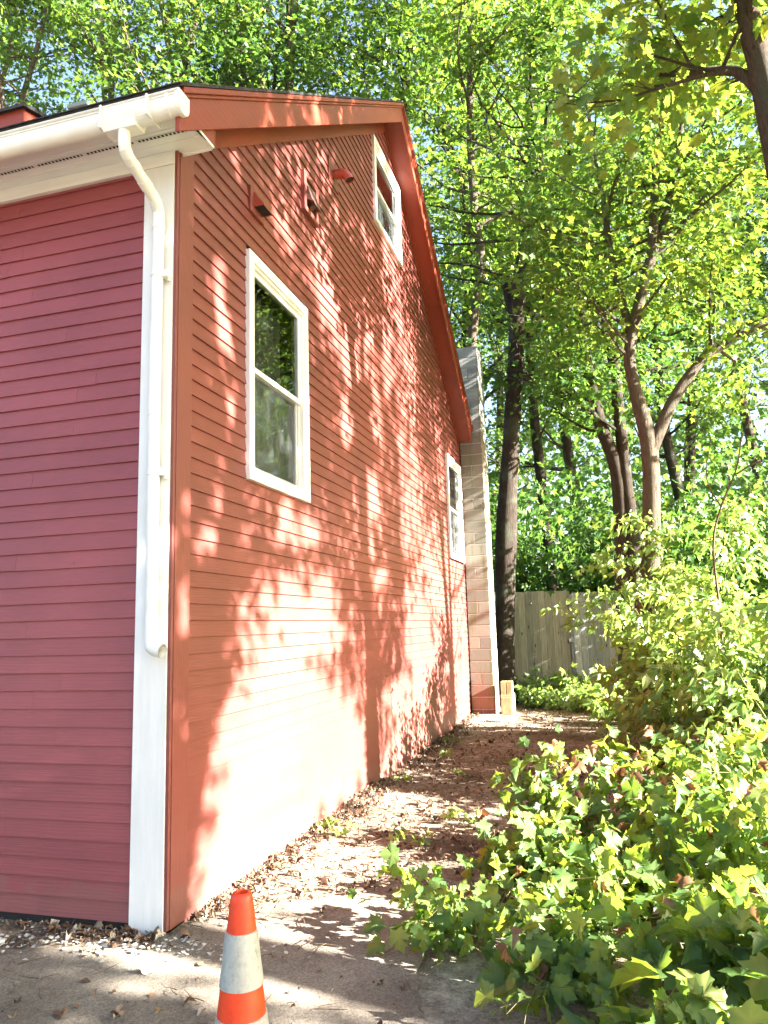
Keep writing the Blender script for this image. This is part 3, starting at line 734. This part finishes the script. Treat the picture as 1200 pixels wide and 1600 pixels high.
# neighbour house
nb = empty('neighbour_house'); tag(nb, 'pale blue neighbouring house glimpsed beyond the fence', 'house')
b = MB(); b.box((-5.5, 24, 0), (-.6, 30, 4.2)); 
for k in range(20): b.box((-5.5, 23.98, .3 + k * .19), (-.6, 23.999, .31 + k * .19))
b.build('wall', M['far_wall'], nb)
b = MB(); b.prism([(-5.9, 4.2), (-.2, 4.2), (-3.05, 6.2)], 'y', 23.6, 30.4); b.build('roof', M['far_roof'], nb)
b = MB(); b.box((-2.2, 23.93, 1.6), (-1.3, 23.975, 3.0)); wf = b.build('window', M['white_vinyl'], nb)
b = MB(); b.box((-2.12, 23.92, 1.68), (-1.38, 23.929, 2.92)); b.build('pane', M['dark_room'], wf)

# ------------------------------------------------------------------ trees
def wander(p, d, L, n=6, up=.08, wob=.16):
    pts = [Vector(p)]; d = Vector(d).normalized()
    for i in range(n):
        d = (d + Vector(rng.normal(size=3)) * wob + Vector((0, 0, up))).normalized()
        pts.append(pts[-1] + d * (L / n))
    return pts
def resample(pts, k):
    """smooth a polyline (Catmull-Rom)"""
    P = [Vector(p) for p in pts]; out = []
    for i in range(len(P) - 1):
        a, b, c, d = P[max(i - 1, 0)], P[i], P[i + 1], P[min(i + 2, len(P) - 1)]
        for j in range(k):
            t = j / k
            out.append(.5 * ((2 * b) + (c - a) * t + (2 * a - 5 * b + 4 * c - d) * t * t + (3 * b - a - 3 * c + d) * t ** 3))
    out.append(P[-1]); return out
class Canopy:
    def __init__(s, flat=1., sunny=1., rough=.42): s.pos = []; s.mid = []; s.nrm = []; s.flat = flat; s.sunny = sunny; s.rough = rough
    def spray(s, c, d, rad, n, flat=.22, droop=.25):
        c = np.array(c); tilt = np.array((0, 0, 1.)) + rng.normal(size=3) * .35
        tilt /= np.linalg.norm(tilt)
        off = rng.normal(size=(n, 3)) * rad * .55
        off -= (off @ tilt)[:, None] * tilt * (1 - flat)
        s.pos.append(c + off)
        m = off / (np.linalg.norm(off, axis=1, keepdims=True) + 1e-6) * .8 + np.array(d) * .5 + rng.normal(size=(n, 3)) * .55
        m[:, 2] -= droop + .3
        s.mid.append(m); s.nrm.append(tilt * s.flat + np.array((.35, -.18, 0)) * s.sunny + rng.normal(size=(n, 3)) * s.rough)
    def arr(s): return np.concatenate(s.pos), np.concatenate(s.mid), np.concatenate(s.nrm)

lit_ref = [0]
def tree(name, label, cat, group, stems, nbr, blen, leaf_n, leaf_size, bark, leafm, tmpl, zmin=3, spray_r=.6, crown_top=None, low=0, keep=None, tint_shift=0., side=None):
    """stems: list of (points, radii). Branches leave the stems above zmin; sprays of leaves sit along them."""
    root = empty(name, tuple(stems[0][0][0])); base = Vector(stems[0][0][0]); tag(root, label, cat, group)
    wood = MB(); br = MB(); can = Canopy(); nodes = []
    for pts, rad in stems:
        P = resample([Vector(p) - base for p in pts], 4)
        k = len(P) - 1; rr_ = [np.interp(i / k, np.linspace(0, 1, len(rad)), rad) for i in range(k + 1)]
        wood.tube(P, [float(q_) for q_ in rr_], 12, wob=.10)
        for i, p_ in enumerate(P):
            if p_.z + base.z > zmin: nodes.append((p_, float(rr_[i])))
    sprays = []
    zs = [p_.z for p_, _ in nodes]; zt = max(zs); zb = min(zs)
    for i in range(nbr):
        p_, r_ = nodes[rng.integers(len(nodes))]
        a = rng.uniform(0, 2 * math.pi) if side is None else rng.normal(side[0], side[1])
        t = (p_.z - zb) / (zt - zb + 1e-6)
        L = blen * rng.uniform(.55, 1.1) * (1 - .45 * t)
        up = rng.uniform(-.05, .55)
        pts = wander(p_, (math.cos(a), math.sin(a), up), L, 7, .05, .14)
        if keep is lit_ref[0] and keep is not None and gap_share([q_ + base for q_ in pts]) > .25: continue
        r1 = min(r_ * .5, .012 + L * .011)
        br.tube(pts, [r1 * (1 - .8 * j / 7) for j in range(8)], 5, caps=False)
        for j in range(3, 8):
            d = (pts[j] - pts[j - 1]).normalized(); sprays.append((pts[j], d))
            for s_ in (0, 1):
                if rng.random() < .75:
                    dd = (d + Vector(rng.normal(size=3)) * .7); dd.z *= .5
                    q_ = wander(pts[j], dd, L * rng.uniform(.15, .38), 3, .02, .2)
                    br.tube(q_, [.007, .005, .004, .002], 3, caps=False)
                    sprays.append((q_[2], dd.normalized())); sprays.append((q_[3], dd.normalized()))
    n_each = max(3, int(leaf_n / max(1, len(sprays))))
    for c_, d_ in sprays: can.spray(c_, d_, spray_r, n_each)
    pos, mid, nrm = can.arr()
    if keep is not None:
        k_ = keep(pos + np.array(base)); pos, mid, nrm = pos[k_], mid[k_], nrm[k_]
    n = len(pos); size = leaf_size * rng.uniform(.65, 1.25, n)
    tint = np.clip(rng.beta(2.2, 2.6, n) + tint_shift, 0, 1)
    wood.build('trunk', bark, root, smooth=True); br.build('branches', bark, root, smooth=True)
    leaves('crown', pos, mid, nrm, size, tint, tmpl, leafm, root)
    return root
def copy_tree(root, loc, rz, scale, label, group):
    r_ = root.copy(); col.objects.link(r_); r_.location = loc; r_.rotation_euler = (0, 0, rz); r_.scale = (scale,) * 3
    r_['label'] = label; r_['group'] = group
    for chd in [o for o in bpy.data.objects if o.parent == root]:
        c_ = chd.copy(); col.objects.link(c_); c_.parent = r_
    return r_

# trunks seen right of the house
tree('maple_tree', 'dark knobbly trunk growing close behind the chimney before the fence', 'tree', None,
     [([(.36, 11.3, -.1), (.36, 11.28, .7), (.46, 11.15, 1.8), (.52, 11.06, 2.5), (.60, 10.95, 3.4), (.76, 10.77, 4.7), (.98, 10.55, 6.4), (1.05, 10.5, 7.0), (1.19, 10.34, 8.2), (1.42, 10.24, 9.3), (1.58, 10.2, 10.5), (1.62, 10.1, 12.2), (1.6, 10.2, 14)], [.27, .22, .19, .20, .21, .17, .155, .16, .14, .10, .085, .06, .03]),
      ([(1.19, 10.34, 8.2), (1.55, 10.2, 9.6), (1.84, 10.1, 10.8), (2.05, 9.95, 12.2), (2.1, 9.9, 14)], [.10, .09, .07, .05, .02]),
      ([(1.05, 10.5, 7.4), (.92, 10.48, 8.0), (.88, 10.46, 8.4)], [.09, .07, .05])],
     44, 3.0, 9000, .135, M['bark_dark'], M['leaf'], LEAF_MID, tint_shift=-.06, zmin=8.2, keep=lambda P: ~((P[:, 0] < 1.6) & (P[:, 1] < 10.3)))  # darker bark used here to stand in for shade on this trunk
tree('maple_tree', 'slim trunk rising behind the roof just above the chimney top', 'tree', None,
     [([(-.3, 13.2, 0), (-.2, 12.8, 4), (-.13, 12.5, 7.9), (.19, 12.35, 9.6), (.14, 12.1, 10.9), (.17, 11.8, 12.8), (.41, 11.4, 15.7), (.5, 11.4, 18)], [.16, .14, .115, .105, .095, .08, .06, .02])],
     40, 3.2, 7500, .135, M['bark'], M['leaf'], LEAF_MID, zmin=10, keep=lambda P: ~((P[:, 0] < 1.2) & (P[:, 1] < 10.4)))
tree('maple_tree', 'forked pale maple trunk rising from the sunlit shrubs', 'tree', None,
     [([(2.85, 7.6, -.1), (2.92, 7.55, 1.7), (3.03, 7.45, 2.6), (3.10, 7.25, 3.94), (2.95, 7.06, 4.84), (2.94, 6.97, 5.38), (3.23, 6.9, 6.36), (3.35, 6.86, 6.8), (3.48, 6.71, 7.97), (3.69, 6.58, 9.1), (3.8, 6.5, 11.5)], [.165, .145, .128, .12, .088, .08, .075, .07, .055, .04, .02]),
      ([(3.10, 7.25, 3.85), (3.45, 7.25, 4.56), (3.84, 7.28, 5.08), (4.21, 7.33, 5.39), (4.83, 7.48, 5.6), (5.7, 7.6, 5.9)], [.10, .082, .07, .058, .045, .03]),
      ([(3.23, 6.9, 6.36), (3.55, 6.95, 7.2), (3.75, 7.0, 8.0), (4.1, 7.1, 9.4)], [.07, .06, .05, .02]),
      ([(2.95, 6.97, 5.6), (2.80, 6.9, 6.6), (2.72, 6.8, 7.6), (2.6, 6.8, 9.2)], [.06, .05, .04, .02])],
     50, 2.5, 11500, .11, M['bark_pale'], M['leaf'], LEAF_MID, zmin=5.0, tint_shift=.08, keep=lambda P: ~((P[:, 0] < 1.2)))
tree('maple_tree', 'dark twin trunk standing just behind the forked pale maple', 'tree', None,
     [([(2.80, 10.9, -.1), (2.75, 10.6, 1.8), (2.75, 10.5, 2.7), (2.74, 10.27, 4.2), (2.48, 10.02, 5.2), (2.31, 9.73, 6.7), (2.33, 9.55, 7.9), (2.3, 9.4, 10.5)], [.30, .24, .17, .13, .115, .09, .065, .02]),
      ([(2.90, 10.6, 1.2), (2.93, 10.4, 3.0), (2.88, 10.3, 3.95), (2.84, 10.1, 5.2), (2.80, 9.94, 6.25), (2.67, 9.78, 7.1), (2.66, 9.67, 7.8), (2.7, 9.5, 10.4)], [.16, .13, .11, .105, .09, .075, .06, .02]),
      ([(2.48, 10.02, 5.2), (2.1, 9.9, 5.75), (1.7, 9.8, 6.0), (1.2, 9.7, 6.05)], [.07, .05, .04, .02])],
     40, 2.9, 8000, .125, M['bark_dark'], M['leaf_deep'], LEAF_MID, zmin=4.8, keep=lambda P: ~((P[:, 0] < 1.5) & (P[:, 1] < 10.2)))
# near tree at the top right edge
tree('maple_tree', 'near trunk entering at the top right edge with large yellow-green leaves', 'tree', None,
     [([(4.9, 3.4, -.1), (4.6, 3.3, 2.6), (4.25, 3.15, 4.6), (4.11, 3.12, 5.2), (4.0, 2.96, 6.05), (3.9, 2.82, 6.7), (3.8, 2.7, 7.4), (3.7, 2.6, 9)], [.2, .17, .13, .12, .105, .095, .08, .03]),
      ([(4.0, 2.96, 6.0), (3.82, 3.0, 6.35), (3.62, 3.1, 6.5), (3.2, 3.4, 6.8)], [.06, .045, .04, .015])],
     15, 1.7, 1500, .14, M['bark'], M['leaf'], LEAF_MAPLE, zmin=6.3, tint_shift=.25, spray_r=.5, keep=lambda P: (P[:, 0] > 2.2))
# trees behind the house: two models, copied
gA = 'tall trees behind the house'
lab = 'tall slender maple rising behind the red house roof'
def tall(seed_x, y, h, n, mat, leafm, lean, zf=.30):
    pts = [(seed_x + lean * (max(z_, 0) / h) ** 1.5 * 2 + .25 * math.sin(z_ * .45 + seed_x), y + .2 * math.sin(z_ * .3), z_) for z_ in np.linspace(-.2, h, 8)]
    fork = pts[4]
    st2 = [fork, (fork[0] - .9 * (1 if lean > 0 else -1), fork[1] + .2, fork[2] + h * .16), (fork[0] - 1.5 * (1 if lean > 0 else -1), fork[1], fork[2] + h * .36)]
    return tree('tall_maple', lab, 'tree', gA, [(pts, [.24, .22, .19, .17, .14, .10, .07, .02]), (st2, [.1, .07, .02])], 70, 3.7, n, .165, mat, leafm, LEAF_MID, zmin=h * zf, spray_r=.58, tint_shift=-.12)
tA = tall(-2.5, 15.0, 21, 9500, M['bark_dark'], M['leaf'], .5)
tB = tall(-6.5, 14.5, 22.5, 9500, M['bark_dark'], M['leaf_deep'], -.4)
tC = tall(-8.6, 13.6, 29, 9500, M['bark'], M['leaf'], .5, .42)
for src, x, y, rzz, s_ in ((tC, -11.6, 14.2, 2.0, .96), (tC, -14.6, 14.0, 3.9, 1.02), (tC, -5.4, 14.6, 5.3, .98), (tC, -17.5, 15.5, 4.1, 1.05), (tC, -9.8, 20, 1.1, 1.08), (tA, -1.0, 15.5, 1.1, 1.1)):
    copy_tree(src, (x, y, -.1), rzz, s_, lab, gA)
gB = 'trees beyond the fence'
labB = 'leafy maple in the shade beyond the board fence'
for src, x, y, rzz, s_ in ((tB, 1.0, 17.5, 1.0, .8), (tA, 4.6, 16.0, 3.0, .72), (tB, 7.6, 14.8, 5.1, .70), (tA, 9.5, 19.5, .8, .85), (tB, 5.6, 22.5, 2.2, .95), (tA, 1.5, 24, 4.4, 1.0), (tB, 12.5, 22, 3.2, .95), (tA, -1.5, 27.5, 1.4, 1.0), (tB, 8.8, 29, 0.3, 1.1), (tA, 14.5, 30, 5.0, 1.1), (tB, 13.2, 14.8, 0.9, .9), (tA, 17.0, 17.5, 2.2, 1.0), (tB, 19, 21.5, 4.0, 1.1)):
    copy_tree(src, (x, y, .1), rzz, s_, labB, gB)

# understory in the shade behind the fence: low branches and young trees (countable, shared model)
def bushy(name, label, cat, group, loc, h, rad, n, lsize, leafm, tmpl, nst=7, droop=.4, spray=.3, tint_shift=0, stem_r=.011, lean=(0, 0), stemm=None, up=1.0):
    root = empty(name, loc); tag(root, label, cat, group)
    st = MB(); can = Canopy(.7, 1.6, .5); sp = []
    for i in range(nst):
        a = rng.uniform(0, 2 * math.pi); hh = h * rng.uniform(.6, 1.05)
        d = Vector((math.cos(a) * rad / h * rng.uniform(.2, 1.1) + lean[0], math.sin(a) * rad / h * rng.uniform(.2, 1.1) + lean[1], up))
        p0 = Vector((math.cos(a) * rad * .18 * rng.random(), math.sin(a) * rad * .18 * rng.random(), -.04))
        pts = wander(p0, d, hh * 1.08, 6, -.03, .12)
        st.tube(pts, [stem_r * (1 - .75 * j / 6) for j in range(7)], 5, caps=False)
        for j in range(1, 7):
            for s_ in range(2):
                dd = Vector((rng.normal(), rng.normal(), rng.uniform(-.1, .5))).normalized()
                q_ = wander(pts[j], dd, rad * rng.uniform(.2, .5), 3, -.04, .15)
                st.tube(q_, [stem_r * .4, stem_r * .32, stem_r * .25, stem_r * .15], 3, caps=False)
                sp += [(q_[1], dd), (q_[2], dd), (q_[3], dd)]
            sp.append((pts[j], (pts[j] - pts[j - 1]).normalized()))
    ne = max(1, int(round(n / len(sp))))
    for c_, d_ in sp: can.spray(c_, d_, spray, ne, .5, droop)
    pos, mid, nrm = can.arr(); ok = pos[:, 2] > .03 ; pos, mid, nrm = pos[ok], mid[ok], nrm[ok]
    m_ = len(pos)
    st.build('stems', stemm or M['stem_green'], root, smooth=True)
    leaves('foliage', pos, mid, nrm, lsize * rng.uniform(.45, 1.4, m_), np.clip(rng.beta(2, 2.4, m_) + tint_shift, 0, 1), tmpl, leafm, root)
    return root
gU = 'young trees along the fence line'
labU = 'young leafy tree in the shade along the fence line'
u0_ = bushy('understory_tree', labU, 'tree', gU, (1.6, 14.6, .1), 4.2, 1.9, 4200, .15, M['leaf_deep'], LEAF_MID, 8, .4, .5, 0, .03, stemm=M['bark_dark'])
for x, y, rzz, s_ in ((4.2, 12.4, 1.2, 1.0), (6.2, 11.6, 2.9, .95), (3.2, 14.2, 4.0, 1.15), (6.8, 16.5, .5, 1.2), (-.8, 15.8, 5.1, 1.1), (9.0, 13.5, 2.2, 1.15), (.4, 19, 3.3, 1.25), (4.0, 19.5, 5.7, 1.3)):
    copy_tree(u0_, (x, y, .1), rzz, s_, labU, gU)
# far wood behind everything, reads as one mass
N = 42000
ax = rng.uniform(-48, 44, N); ay = rng.uniform(33, 46, N); az_ = rng.uniform(0, 1, N)
hmax = 17 + 5 * np.sin(ax * .35) + 3 * np.sin(ax * .9 + 1)
pos = np.stack([ax, ay, .3 + az_ * hmax], -1)
cl = np.sin(ax * .9) + np.sin(az_ * 14 + ax * .5) + np.sin(ay * 1.3 + ax) ; pos = pos[cl > -1.3]
fw = leaves('far_wood', pos, unit_noise(len(pos)) + np.array((0, 0, -.5)), unit_noise(len(pos)) + np.array((0, -.5, .7)), rng.uniform(.35, .75, len(pos)), rng.beta(2, 3, len(pos)), LEAF_FAR, M['leaf_deep'])
tag(fw, kind='stuff')

# ------------------------------------------------------------------ maples east of the picture: their crowns dapple the gable
tz_ = math.tan(SUN_EL) / math.cos(SUN_AZ); ty_ = math.tan(SUN_AZ)
GAPS = [(3.6, 5.3, .45, .6), (3.73, 5.73, .24, .4), (2.56, 4.81, .31, .49), (4.73, 6.03, .18, .5), (2.48, 6.09, .16, .28), (1.52, 4.84, .18, .14), (3.21, 4.26, .29, .38), (4.08, 3.96, .15, .38),
        (.49, 3.84, .12, .18), (.55, 3.51, .14, .2), (.71, 2.93, .09, .2), (6.64, 6.78, .22, .28), (5.92, 4.48, .26, .47), (8.21, 4.56, .28, .46), (3.75, 2.96, .32, .28),
        (1.89, 2.39, .61, .21), (.48, 2.17, .24, .18), (2.0, 1.67, 1.06, .41), (1.6, .95, 1.29, .51), (.97, .5, .71, .4), (.47, .28, .15, .21), (2.86, .26, .78, .3),
        (5.99, 1.36, .51, .62), (7.15, .6, .62, .44), (4.73, .32, .36, .41), (7.97, 1.71, .31, .4), (4.02, 2.09, .39, .28), (.08, 2.24, .07, .23), (.10, 1.69, .08, .2), (-.088, 2.2, .052, .62), (-.04, 1.0, .05, .05),
        (4.68, 4.78, .23, .42), (2.81, 5.66, .19, .28), (3.07, 3.55, .19, .26), (1.6, -.1, 1.0, .35), (3.2, -.3, 1.2, .4), (7.8, .0, 1.0, .5), (-.30, .0, .11, .35), (-.28, -.45, .12, .25), (4.0, -.9, 5.6, .46)]
GAPS = [(a, b, c * 1.2, d * 1.15) if b > 2.4 and a > .2 else (a, b, c, d) for a, b, c, d in GAPS]
def lit(P):
    """True where a leaf may stay: its shadow misses the sunlit gaps"""
    y = P[:, 1] - P[:, 0] * ty_; z = P[:, 2] - P[:, 0] * tz_
    ok = np.ones(len(P), bool)
    for (a, b, c_, d_) in GAPS:
        ok &= ((y - a) / c_) ** 2 + ((z - b) / d_) ** 2 > 1.0 + .5 * np.sin(y * 13 + z * 5) * np.sin(z * 17 - y * 6) - .25 * (c_ > .6)
    band = (z < 1.0) & (y > .3 + .4 * z) & (y < 9.5)
    colm = ((y - .0 > 3.05) & (y < 4.35) & (z > .05)) | ((y > 5.25) & (y < 5.6)) | ((y > 6.55) & (y < 6.85))
    colm |= (y > 1.15) & (y < 1.55) & (z < .55) & (z > -.1)
    ok &= ~band | (rng.random(len(P)) < np.where(colm, .5, np.where(np.sin(y * 7.1 + z * 5) + np.sin(z * 13 - y * 4.) > .9, .45, .04)))
    ok &= ~((y > 5.0) & (rng.random(len(P)) < .8))
    st = (y > -.8) & (y < .38) & (z < -.03) & (np.sin(y * 21 + z * 7) + np.sin(z * 37 + y * 4) > -.55)
    return ok & ~st & (z > -1.4)
def gap_share(pts):
    n = 0
    for p in pts:
        y = p.y - p.x * ty_; z = p.z - p.x * tz_
        n += any(((y - a) / c_) ** 2 + ((z - b) / d_) ** 2 < 1.0 for a, b, c_, d_ in GAPS) or (z < 1.0 and y > .3 + .4 * z and not 3.05 < y < 4.35 and not 1.15 < y < 1.55)
    return n / len(pts)
lit_ref[0] = lit
gE = 'maples off to the right whose crowns dapple the gable'
for i, (X, Y, h, trunk_r, n, zm, nb_) in enumerate(((9.6, -4.6, 15, .22, 10500, 2.7, 90), (10.0, -.42, 16, .17, 10500, 4.7, 84), (10.6, 2.52, 16, .11, 11000, 4.4, 84), (10.8, 6.85, 15, .12, 7500, 5.5, 60),
                                     (11.0, -1.75, 14, .12, 12000, 2.9, 100), (16.5, -6.5, 19, .25, 8000, 4.5, 70), (17.0, 1.95, 20, .13, 8500, 7.5, 70))):
    far_ = X > 15
    t = tree('shade_maple', 'broad maple off to the right casting leaf shadows on the gable', 'tree', gE,
         [([(X, Y, -.1), (X - .05, Y - .03, 3), (X + .1, Y + .1, 6.0), (X, Y + .2, h * .7), (X, Y, h)] if i != 1 else [(10, -2.3, -.1), (10, -1.42, 3), (10, -.88, 4.68), (10.0, -.36, 6.4), (10, .1, 9), (10, .2, h)], [trunk_r * 1.2, trunk_r * 1.1, trunk_r, trunk_r * .8, trunk_r * .5, .03])],
         nb_, (1.9 if i == 4 else 4.4 if far_ else 3.2), int(n * (1. if far_ else 1.25)), .25 if far_ else .14, M['bark'], M['leaf'], LEAF_MID, zmin=zm, spray_r=1.1 if far_ else .7, keep=lit)

# ------------------------------------------------------------------ shrubs and saplings on the right
specs = [((2.8, 6.4, .05), 1.9, .85, 2200, 'leafy shrub with pale drooping leaves at the path edge before the fence'),
         ((3.3, 6.9, .1), 2.7, 1.05, 3400, 'tallest sunlit shrub in front of the forked pale trunk'),
         ((3.35, 5.2, .1), 1.75, .85, 2600, 'bright drooping shrub in the middle of the thicket'),
         ((3.0, 4.2, .08), .95, .6, 1300, 'low bright shrub leaning over the path'),
         ((4.3, 6.2, .1), 1.9, 1.0, 2200, 'broad shrub at the right side of the thicket under bare twigs'),
         ((3.85, 4.2, .1), 1.55, .85, 2400, 'pale drooping shrub by the right edge of the photo'),
         ((3.6, 3.1, .1), 1.0, .7, 1400, 'low drooping shrub at the right edge behind the maple saplings')]
for (loc, h, rad, n, lab_) in specs:
    bushy('shrub', lab_, 'shrub', 'sunlit shrubs right of the path', loc, h, rad, n, .115, M['leaf_pale'], LENSES, 9, .75, .2, .05, .012, lean=(-.05, -.12))
fore = [((1.5, .2, .02), .38, .34, 85, .085, 'small sapling at the driveway edge with sparse pale leaves'),
        ((1.75, .95, .03), .42, .36, 110, .10, 'low maple sapling on the left front of the thicket'),
        ((2.0, 1.75, .04), .72, .34, 75, .12, 'upright maple sapling whose leaves stand over the path'),
        ((2.35, .6, .05), .52, .48, 230, .11, 'dense maple sapling in the middle of the foreground'),
        ((2.6, 1.5, .06), .62, .5, 230, .115, 'maple sapling with brown withered leaves among green ones'),
        ((2.95, .9, .06), .62, .5, 230, .115, 'bright maple sapling near the right edge of the foreground'),
        ((2.1, -.15, .03), .40, .42, 190, .10, 'low dark-leaved sapling at the bottom of the thicket'),
        ((2.62, -.25, .04), .46, .42, 170, .13, 'large-leaved maple sapling in the lower right corner'),
        ((2.75, 2.4, .08), .68, .5, 230, .115, 'maple sapling between the foreground thicket and the shrubs'),
        ((3.25, 1.9, .08), .72, .5, 230, .12, 'tall maple sapling against the right edge of the photo'),
        ((2.45, -.95, .02), .36, .30, 60, .14, 'near maple sapling with the biggest leaves in the bottom corner')]
for (loc, h, rad, n, ls, lab_) in fore:
    b_ = bushy('maple_sapling', lab_, 'sapling', 'maple saplings in the foreground', loc, h, rad, int(n * 1.25), ls * .90, M['leaf_bush'], MAPLES, 7, .7, .13, .03, .005, lean=(-.05, -.05))
    nd = 3 + int(rng.integers(6)) + (34 if 'withered' in lab_ else 10 if h > .6 else 0)
    p_ = np.stack([rng.normal(0, rad * .5, nd), rng.normal(0, rad * .5, nd), rng.uniform(.3, 1.0, nd) * h], -1)
    leaves('withered_leaves', p_, unit_noise(nd) * .5 + np.array((0, 0, -1.)), unit_noise(nd), rng.uniform(.05, .10, nd), rng.random(nd), LEAF_DEAD, M['leaf_dead'], b_)
# green ground plants before the fence and along the path
gG = 'low plants in front of the fence'
labG = 'low shaded plant with pale green leaves in front of the fence'
w0 = bushy('ground_plant', labG, 'plant', gG, (.9, 11.4, .03), .55, .5, 420, .12, M['leaf_pale'], LEAF_MID, 7, .4, .15, 0, .006)
for x, y, rzz, s_ in ((1.5, 11.1, 1, 1.1), (2.0, 10.6, 2.2, 1.2), (.9, 10.7, 3.9, .8), (1.3, 10.3, 4.4, .7), (2.3, 9.6, .4, 1.2), (1.9, 9.9, 5.5, .9), (2.6, 8.4, 1.7, 1.3)):
    copy_tree(w0, (x, y, .03), rzz, s_, labG, gG)
gW = 'small weeds along the foot of the gable'
labW = 'small green weed sprouting from the mulch beside the gable'
w1 = bushy('weed', labW, 'weed', gW, (.25, 1.9, .01), .16, .14, 26, .06, M['leaf_pale'], LEAF_MID, 3, .2, .05, .1, .0025)
for x, y in ((.20, 3.9), (.75, 4.3), (.4, 5.4), (1.15, 2.4), (1.25, 4.9), (.3, 6.4), (.9, 1.75)):
    copy_tree(w1, (x, y, .01), rng.uniform(0, 6), rng.uniform(.5, 1.0), labW, gW)

# bare twigs at the right edge
tw = empty('bare_sapling', (3.35, 4.6, 0)); tag(tw, 'thin crooked bare sapling stem in front of the far trees at right', 'sapling')
b = MB()
for pts, r_ in (([(0, 0, 0), (.05, -.3, 1.4), (.02, -.5, 2.2), (.12, -.55, 2.6), (.28, -.6, 2.95), (.36, -.6, 3.3)], .014), ([(.12, -.55, 2.6), (.02, -.5, 2.9), (.1, -.5, 3.3)], .008),
                ([(.28, -.6, 2.9), (.5, -.6, 3.0), (.8, -.6, 2.9)], .010)):
    P = resample(pts, 4); b.tube(P, [r_ * (1 - .6 * i / len(P)) for i in range(len(P))], 6)
b.build('stem', M['twig'], tw, smooth=True)

# leaf litter, wood chips and paint flakes on the ground
def scatter(n, fx, fy): 
    x, y = fx(n), fy(n); return x, y
N = 6500
x = rng.uniform(.02, 2.6, N); y = rng.uniform(.3, 11, N) ** 1.0
near = rng.random(N) < .5; y[near] = .35 + rng.random(near.sum()) ** 1.3 * 5.5
keep = (y > .25 + .55 * np.clip(x, 0, 1)) | (rng.random(N) < .05)
x, y = x[keep], y[keep]
wall = 2500; x = np.concatenate([x, np.abs(rng.normal(0, .12, wall)) + .03, rng.uniform(-1.6, 1.5, 260), -np.abs(rng.normal(0, .45, 420)) ]); 
y = np.concatenate([y, rng.uniform(.15, 9, wall), rng.uniform(-1.6, .4, 260), -.05 - np.abs(rng.normal(0, .07, 420))])
n = len(x); zz = ground_h(x, y) + rng.uniform(.010, .03, n)
nr = unit_noise(n) * .35 + np.array((0, 0, 1.))
li = leaves('leaf_litter', np.stack([x, y, zz], -1), unit_noise(n) * np.array((1, 1, .15)), nr, np.clip(rng.lognormal(-3.8, .5, n), .010, .09), rng.beta(1.2, 2.1, n), [curled(LEAF_LENS, .5), curled(LEAF_LENS, 1.4), curled(LEAF_LENS, .9), LEAF_DEAD, LEAF_FAR, LEAF_FAR], M['litter'])
tag(li, kind='stuff')
N = 170
x = np.concatenate([rng.normal(.05, .25, N), rng.normal(-.5, .3, N)]); y = np.concatenate([-.12 + rng.normal(0, .10, N), -.22 + rng.normal(0, .09, N)])
k_ = y < -.05; x, y = x[k_], y[k_]; n = len(x)
fl = leaves('paint_chips', np.stack([x, y, np.full(n, .012) + rng.uniform(0, .012, n)], -1), unit_noise(n) * np.array((1, 1, .1)), unit_noise(n) * .25 + np.array((0, 0, 1.)), rng.uniform(.008, .035, n), rng.random(n), LEAF_FAR,
            plain('pale_chips', (.45, .42, .36), .8, .2, .3, 30, (1, 1, 1), 0))
tag(fl, kind='stuff')

tg = MB()
for i in range(330):
    if i < 90: x0, y0 = random.uniform(-1.2, 1.5), random.uniform(-1.3, .5)
    else: x0, y0 = random.uniform(.03, 2.0), random.uniform(.6, 8)
    a = random.uniform(0, math.pi); L = random.uniform(.03, .16); z0 = float(ground_h(np.array(x0), np.array(y0))) + .022
    p = [(x0 + math.cos(a) * L * t + random.uniform(-.006, .006), y0 + math.sin(a) * L * t + random.uniform(-.006, .006), z0 + random.uniform(0, .006)) for t in (0, .4, .7, 1)]
    tg.tube(p, [.0022, .002, .0016, .001], 4, tint=random.random())
tag(tg.build('fallen_twigs', M['twig']), kind='stuff')
# ground cover carpeting the ground beyond the saplings
N = 11000
x = rng.uniform(2.7, 10, N); y = rng.uniform(-1.2, 10.5, N); hgt = rng.uniform(.02, 1, N) ** 1.5 * (.16 + .10 * np.sin(x * 2.1) * np.sin(y * 1.7) + .03)
k_ = (x > 3.0 + .25 * np.sin(y * 2.3) - .05 * y) & ~((y < .2) & (x < 3.1)); x, y, hgt = x[k_], y[k_], hgt[k_]; n = len(x)
ug = leaves('ground_cover', np.stack([x, y, ground_h(x, y) + .02 + np.abs(hgt)], -1), unit_noise(n) * np.array((1, 1, .4)) + np.array((0, 0, -.1)), unit_noise(n) * .5 + np.array((.3, -.1, 1.)), rng.uniform(.05, .12, n), rng.beta(2, 2.4, n), MAPLES[:3], M['leaf_bush'])
tag(ug, kind='stuff')
